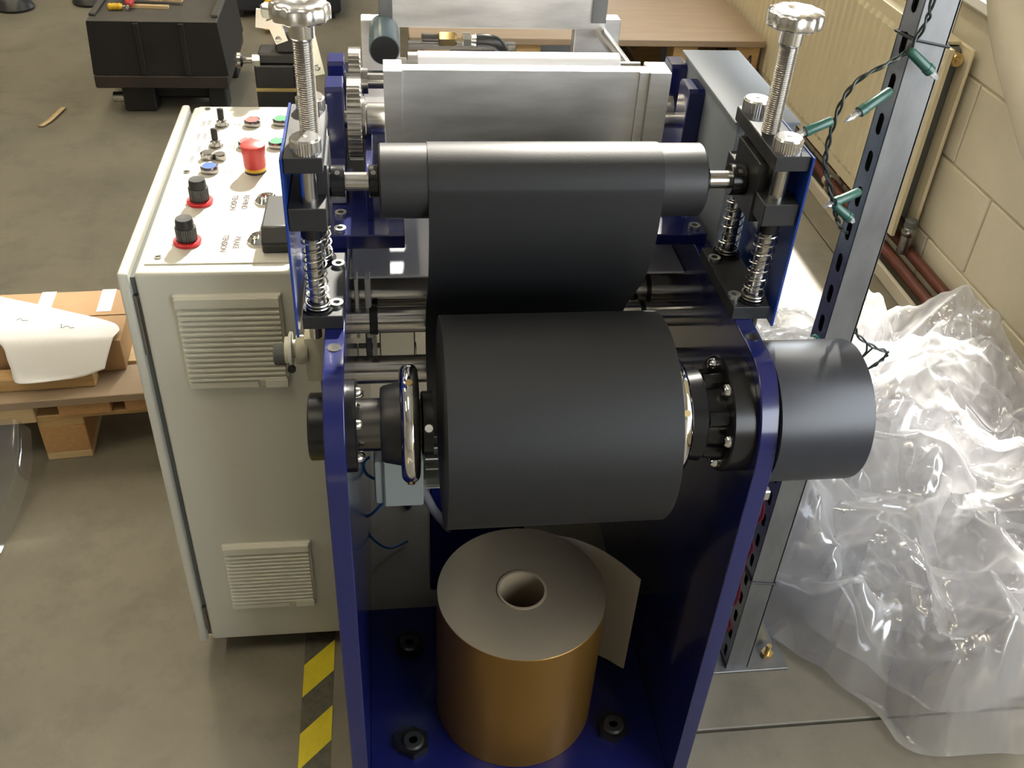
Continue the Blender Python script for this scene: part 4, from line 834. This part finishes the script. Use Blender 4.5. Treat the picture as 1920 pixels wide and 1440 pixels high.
# ---------------------------------------------------------------- floor marking tape
hz = thing('hazard_tape', 'worn yellow and black hazard tape stuck to the floor beside the machine', 'floor tape', (-0.154, 1.0, 0))
obj('tape_base', MB().box(-0.182, -0.126, 0.55, 1.45, 0.0, 0.0006), 'hazb', hz)
k0 = None
for k in range(6):
    y = 0.648+0.145*k; off = 0.055
    pz = [(-0.1815, y), (-0.1265, y+off), (-0.1265, y+off+0.070), (-0.1815, y+0.070)]
    if k0 is None: k0 = obj('yellow_stripe', MB().prism(pz, 'z', 0.0006, 0.0011), 'hazy', hz); k0y = y
    else: c = k0.copy(); COL.objects.link(c); c.parent = hz; c.location = (0, y-k0y, 0)

# ---------------------------------------------------------------- far left black machine and bits
bm_ = thing('black_machine', 'dark black crackle painted machine box on short feet at far left', 'machine', (-0.84, 3.95, 0))
obj('body', MB().prism([(-1.068, 0.355), (-1.080, 0.160), (-0.586, 0.160), (-0.606, 0.355)], 'y', 3.75, 4.28), 'darkmachine', bm_)
for x in (-0.905, -0.745): obj('body_rib', MB().box(x, x+0.02, 3.742, 3.752, 0.162, 0.354, 0.002), 'darkmachine', bm_)
obj('top_tray', MB().box(-1.068, -0.606, 3.752, 4.278, 0.355, 0.360, 0.002), 'darktop', bm_)
obj('tray_lip', MB().box(-1.068, -1.045, 3.80, 4.278, 0.360, 0.372, 0.003), 'darktop', bm_)
obj('tray_lip', MB().box(-0.632, -0.606, 3.80, 4.278, 0.360, 0.372, 0.003), 'darktop', bm_)
obj('lower_flange', MB().box(-1.080, -0.590, 3.745, 4.28, 0.110, 0.158, 0.004), 'rust', bm_)
for x in (-1.0, -0.66):
    for y in (3.79, 4.15):
        obj('foot', MB().box(x-(0.0 if x < -0.8 else 0.02), x+(0.12 if x < -0.8 else 0.05), y, y+0.10, 0.0, 0.11, 0.006), 'darkmachine', bm_)
obj('axle_stub', MB().cyl((-1.045, 3.83, 0.045), (-0.99, 3.83, 0.045), 0.020, 18, 0.002), 'zinc', bm_)
obj('under_box', MB().box(-0.90, -0.68, 3.85, 4.1, 0.03, 0.11, 0.01), 'darkmachine', bm_)
for i, (p0, p1, lab) in enumerate((((-0.955, 3.915), (-0.80, 3.905), 'pale wood strip on the black machine nearest its front edge'), ((-0.99, 3.985), (-0.755, 3.955), 'pale wood strip on the black machine, the longest one'), ((-0.985, 3.960), (-0.825, 3.925), 'short pale wood strip crossing others on the black machine'))):
    z = 0.3605+0.011*i; d = (Vector((*p1, 0))-Vector((*p0, 0))); s = d.normalized().cross(Vector((0, 0, 1)))*0.010
    a, b = Vector((*p0, z)), Vector((*p1, z)); h = Vector((0, 0, 0.010))
    v = [a-s, b-s, b+s, a+s, a-s+h, b-s+h, b+s+h, a+s+h]
    tag(obj('wood_strip', MB().add(v, [(0, 1, 2, 3), (7, 6, 5, 4), (0, 4, 5, 1), (1, 5, 6, 2), (2, 6, 7, 3), (3, 7, 4, 0)]), 'pinepale'), lab, 'wood strip', 'wood strips on the black machine')
t = thing('screwdriver', 'red handled tool standing among the wood strips on the black machine', 'tool', (-0.95, 4.06, 0.36))
obj('handle', MB().lathe([(0, 0.010), (0.01, 0.016), (0.05, 0.017), (0.06, 0.012)], (-0.940, 3.880, 0.378), (0.1, 0.9, 0.35), 16), 'red', t)
obj('blade', MB().cyl((-0.943, 3.855, 0.368), (-0.939, 3.885, 0.38), 0.006, 10), 'chrome', t)
t = thing('yellow_handle', 'small ribbed yellow tool handle on the black machine top', 'tool', (-1.02, 4.05, 0.36))
obj('grip', MB().lathe([(0, 0.010), (0.006, 0.013), (0.016, 0.011), (0.024, 0.013), (0.034, 0.011), (0.042, 0.013), (0.052, 0.008)], (-1.012, 3.872, 0.3735), (1, 0.1, 0), 16), 'yellow', t)
obj('tip', MB().cyl((-0.962, 3.877, 0.3735), (-0.950, 3.878, 0.3735), 0.004, 10), 'steel', t)
t = thing('wood_sliver', 'thin curved wood sliver lying alone on the grey floor', 'wood strip', (-1.25, 3.72, 0))
pts = smooth_path([(-1.278, 3.640, 0.004), (-1.258, 3.690, 0.006), (-1.245, 3.75, 0.008), (-1.238, 3.822, 0.004)], 5); v = []
for i, p in enumerate(pts): v.append([(p.x-0.010, p.y+0.004, p.z), (p.x+0.010, p.y-0.004, p.z+0.003)])
o = obj('sliver', MB().sheet(v), 'pinepale', t); o.modifiers.new('thick', 'SOLIDIFY').thickness = 0.003
for (x, y, lab) in ((-1.75, 5.05, 'dark round machine foot in the top left corner of the floor'), (-1.42, 5.16, 'dark round machine foot at the top edge near the black machine')):
    t = thing('levelling_pad', lab, 'foot', (x, y, 0))
    obj('pad', MB().lathe([(0, 0.085), (0.012, 0.09), (0.04, 0.075), (0.06, 0.045)], (x, y, 0), (0, 0, 1), 32), 'blackplastic', t)
    obj('stem', MB().cyl((x, y, 0.05), (x, y, 0.25), 0.03, 20), 'drum', t)
t = thing('air_hose', 'orange coiled hose on the floor right of the black machine', 'hose', (-0.48, 4.75, 0))
obj('hose', MB().tube([(-0.52+0.03*math.cos(i*0.5), 4.72+0.02*i/6+0.03*math.sin(i*0.5), 0.02+0.0012*i) for i in range(60)], 0.012, 8), 'yellow', t)
obj('hose_end', MB().cyl((-0.49, 4.70, 0.02), (-0.46, 4.66, 0.02), 0.014, 12), 'brass', t)
t = thing('equipment_stand', 'dark blue machine stand beyond the black machine at the top edge', 'stand', (-0.45, 5.0, 0))
obj('plinth', MB().box(-0.75, -0.20, 4.95, 5.5, 0.03, 0.16, 0.01), 'drum', t)
for x in (-0.72, -0.28): obj('leg', MB().box(x, x+0.05, 4.97, 5.02, 0, 0.03), 'black', t)

# ---------------------------------------------------------------- far pallet by the radiator
pr_ = thing('plywood_skid', 'large plywood topped skid on wooden blocks beside the radiator', 'pallet', (0.9, 4.3, 0), rz=0)
obj('plywood_top', MB().box(0.10, 1.53, 3.80, 5.0, 0.272, 0.300, 0.003), 'plywood', pr_, local=False)
pr_.location = (0.9, 4.3, 0)
for x in (0.16, 0.52, 1.16, 1.42):
    for y in (3.82, 4.35, 4.88):
        b = obj('block', MB().box(x, x+0.10, y, y+0.10, 0.02, 0.272, 0.002), 'pine', pr_)
        if x == 1.42 and y == 3.82:
            mk = MB(); yf = 3.8195
            for (xa, za, xb, zb) in ((1.435, 0.13, 1.485, 0.235), (1.485, 0.235, 1.500, 0.13), (1.445, 0.155, 1.505, 0.145)):
                d = Vector((xb-xa, 0, zb-za)).normalized(); s = Vector((-d.z, 0, d.x))*0.0035
                a = Vector((xa, yf, za)); c = Vector((xb, yf, zb)); mk.add([a-s, c-s, c+s, a+s], [(0, 1, 2, 3)])
            mo_ = obj('pencil_letter', mk, 'inkdark', b); mo_.modifiers.new('thick', 'SOLIDIFY').thickness = 0.0006
    obj('runner', MB().box(x, x+0.10, 3.82, 4.98, 0, 0.02, 0.002), 'pine', pr_)
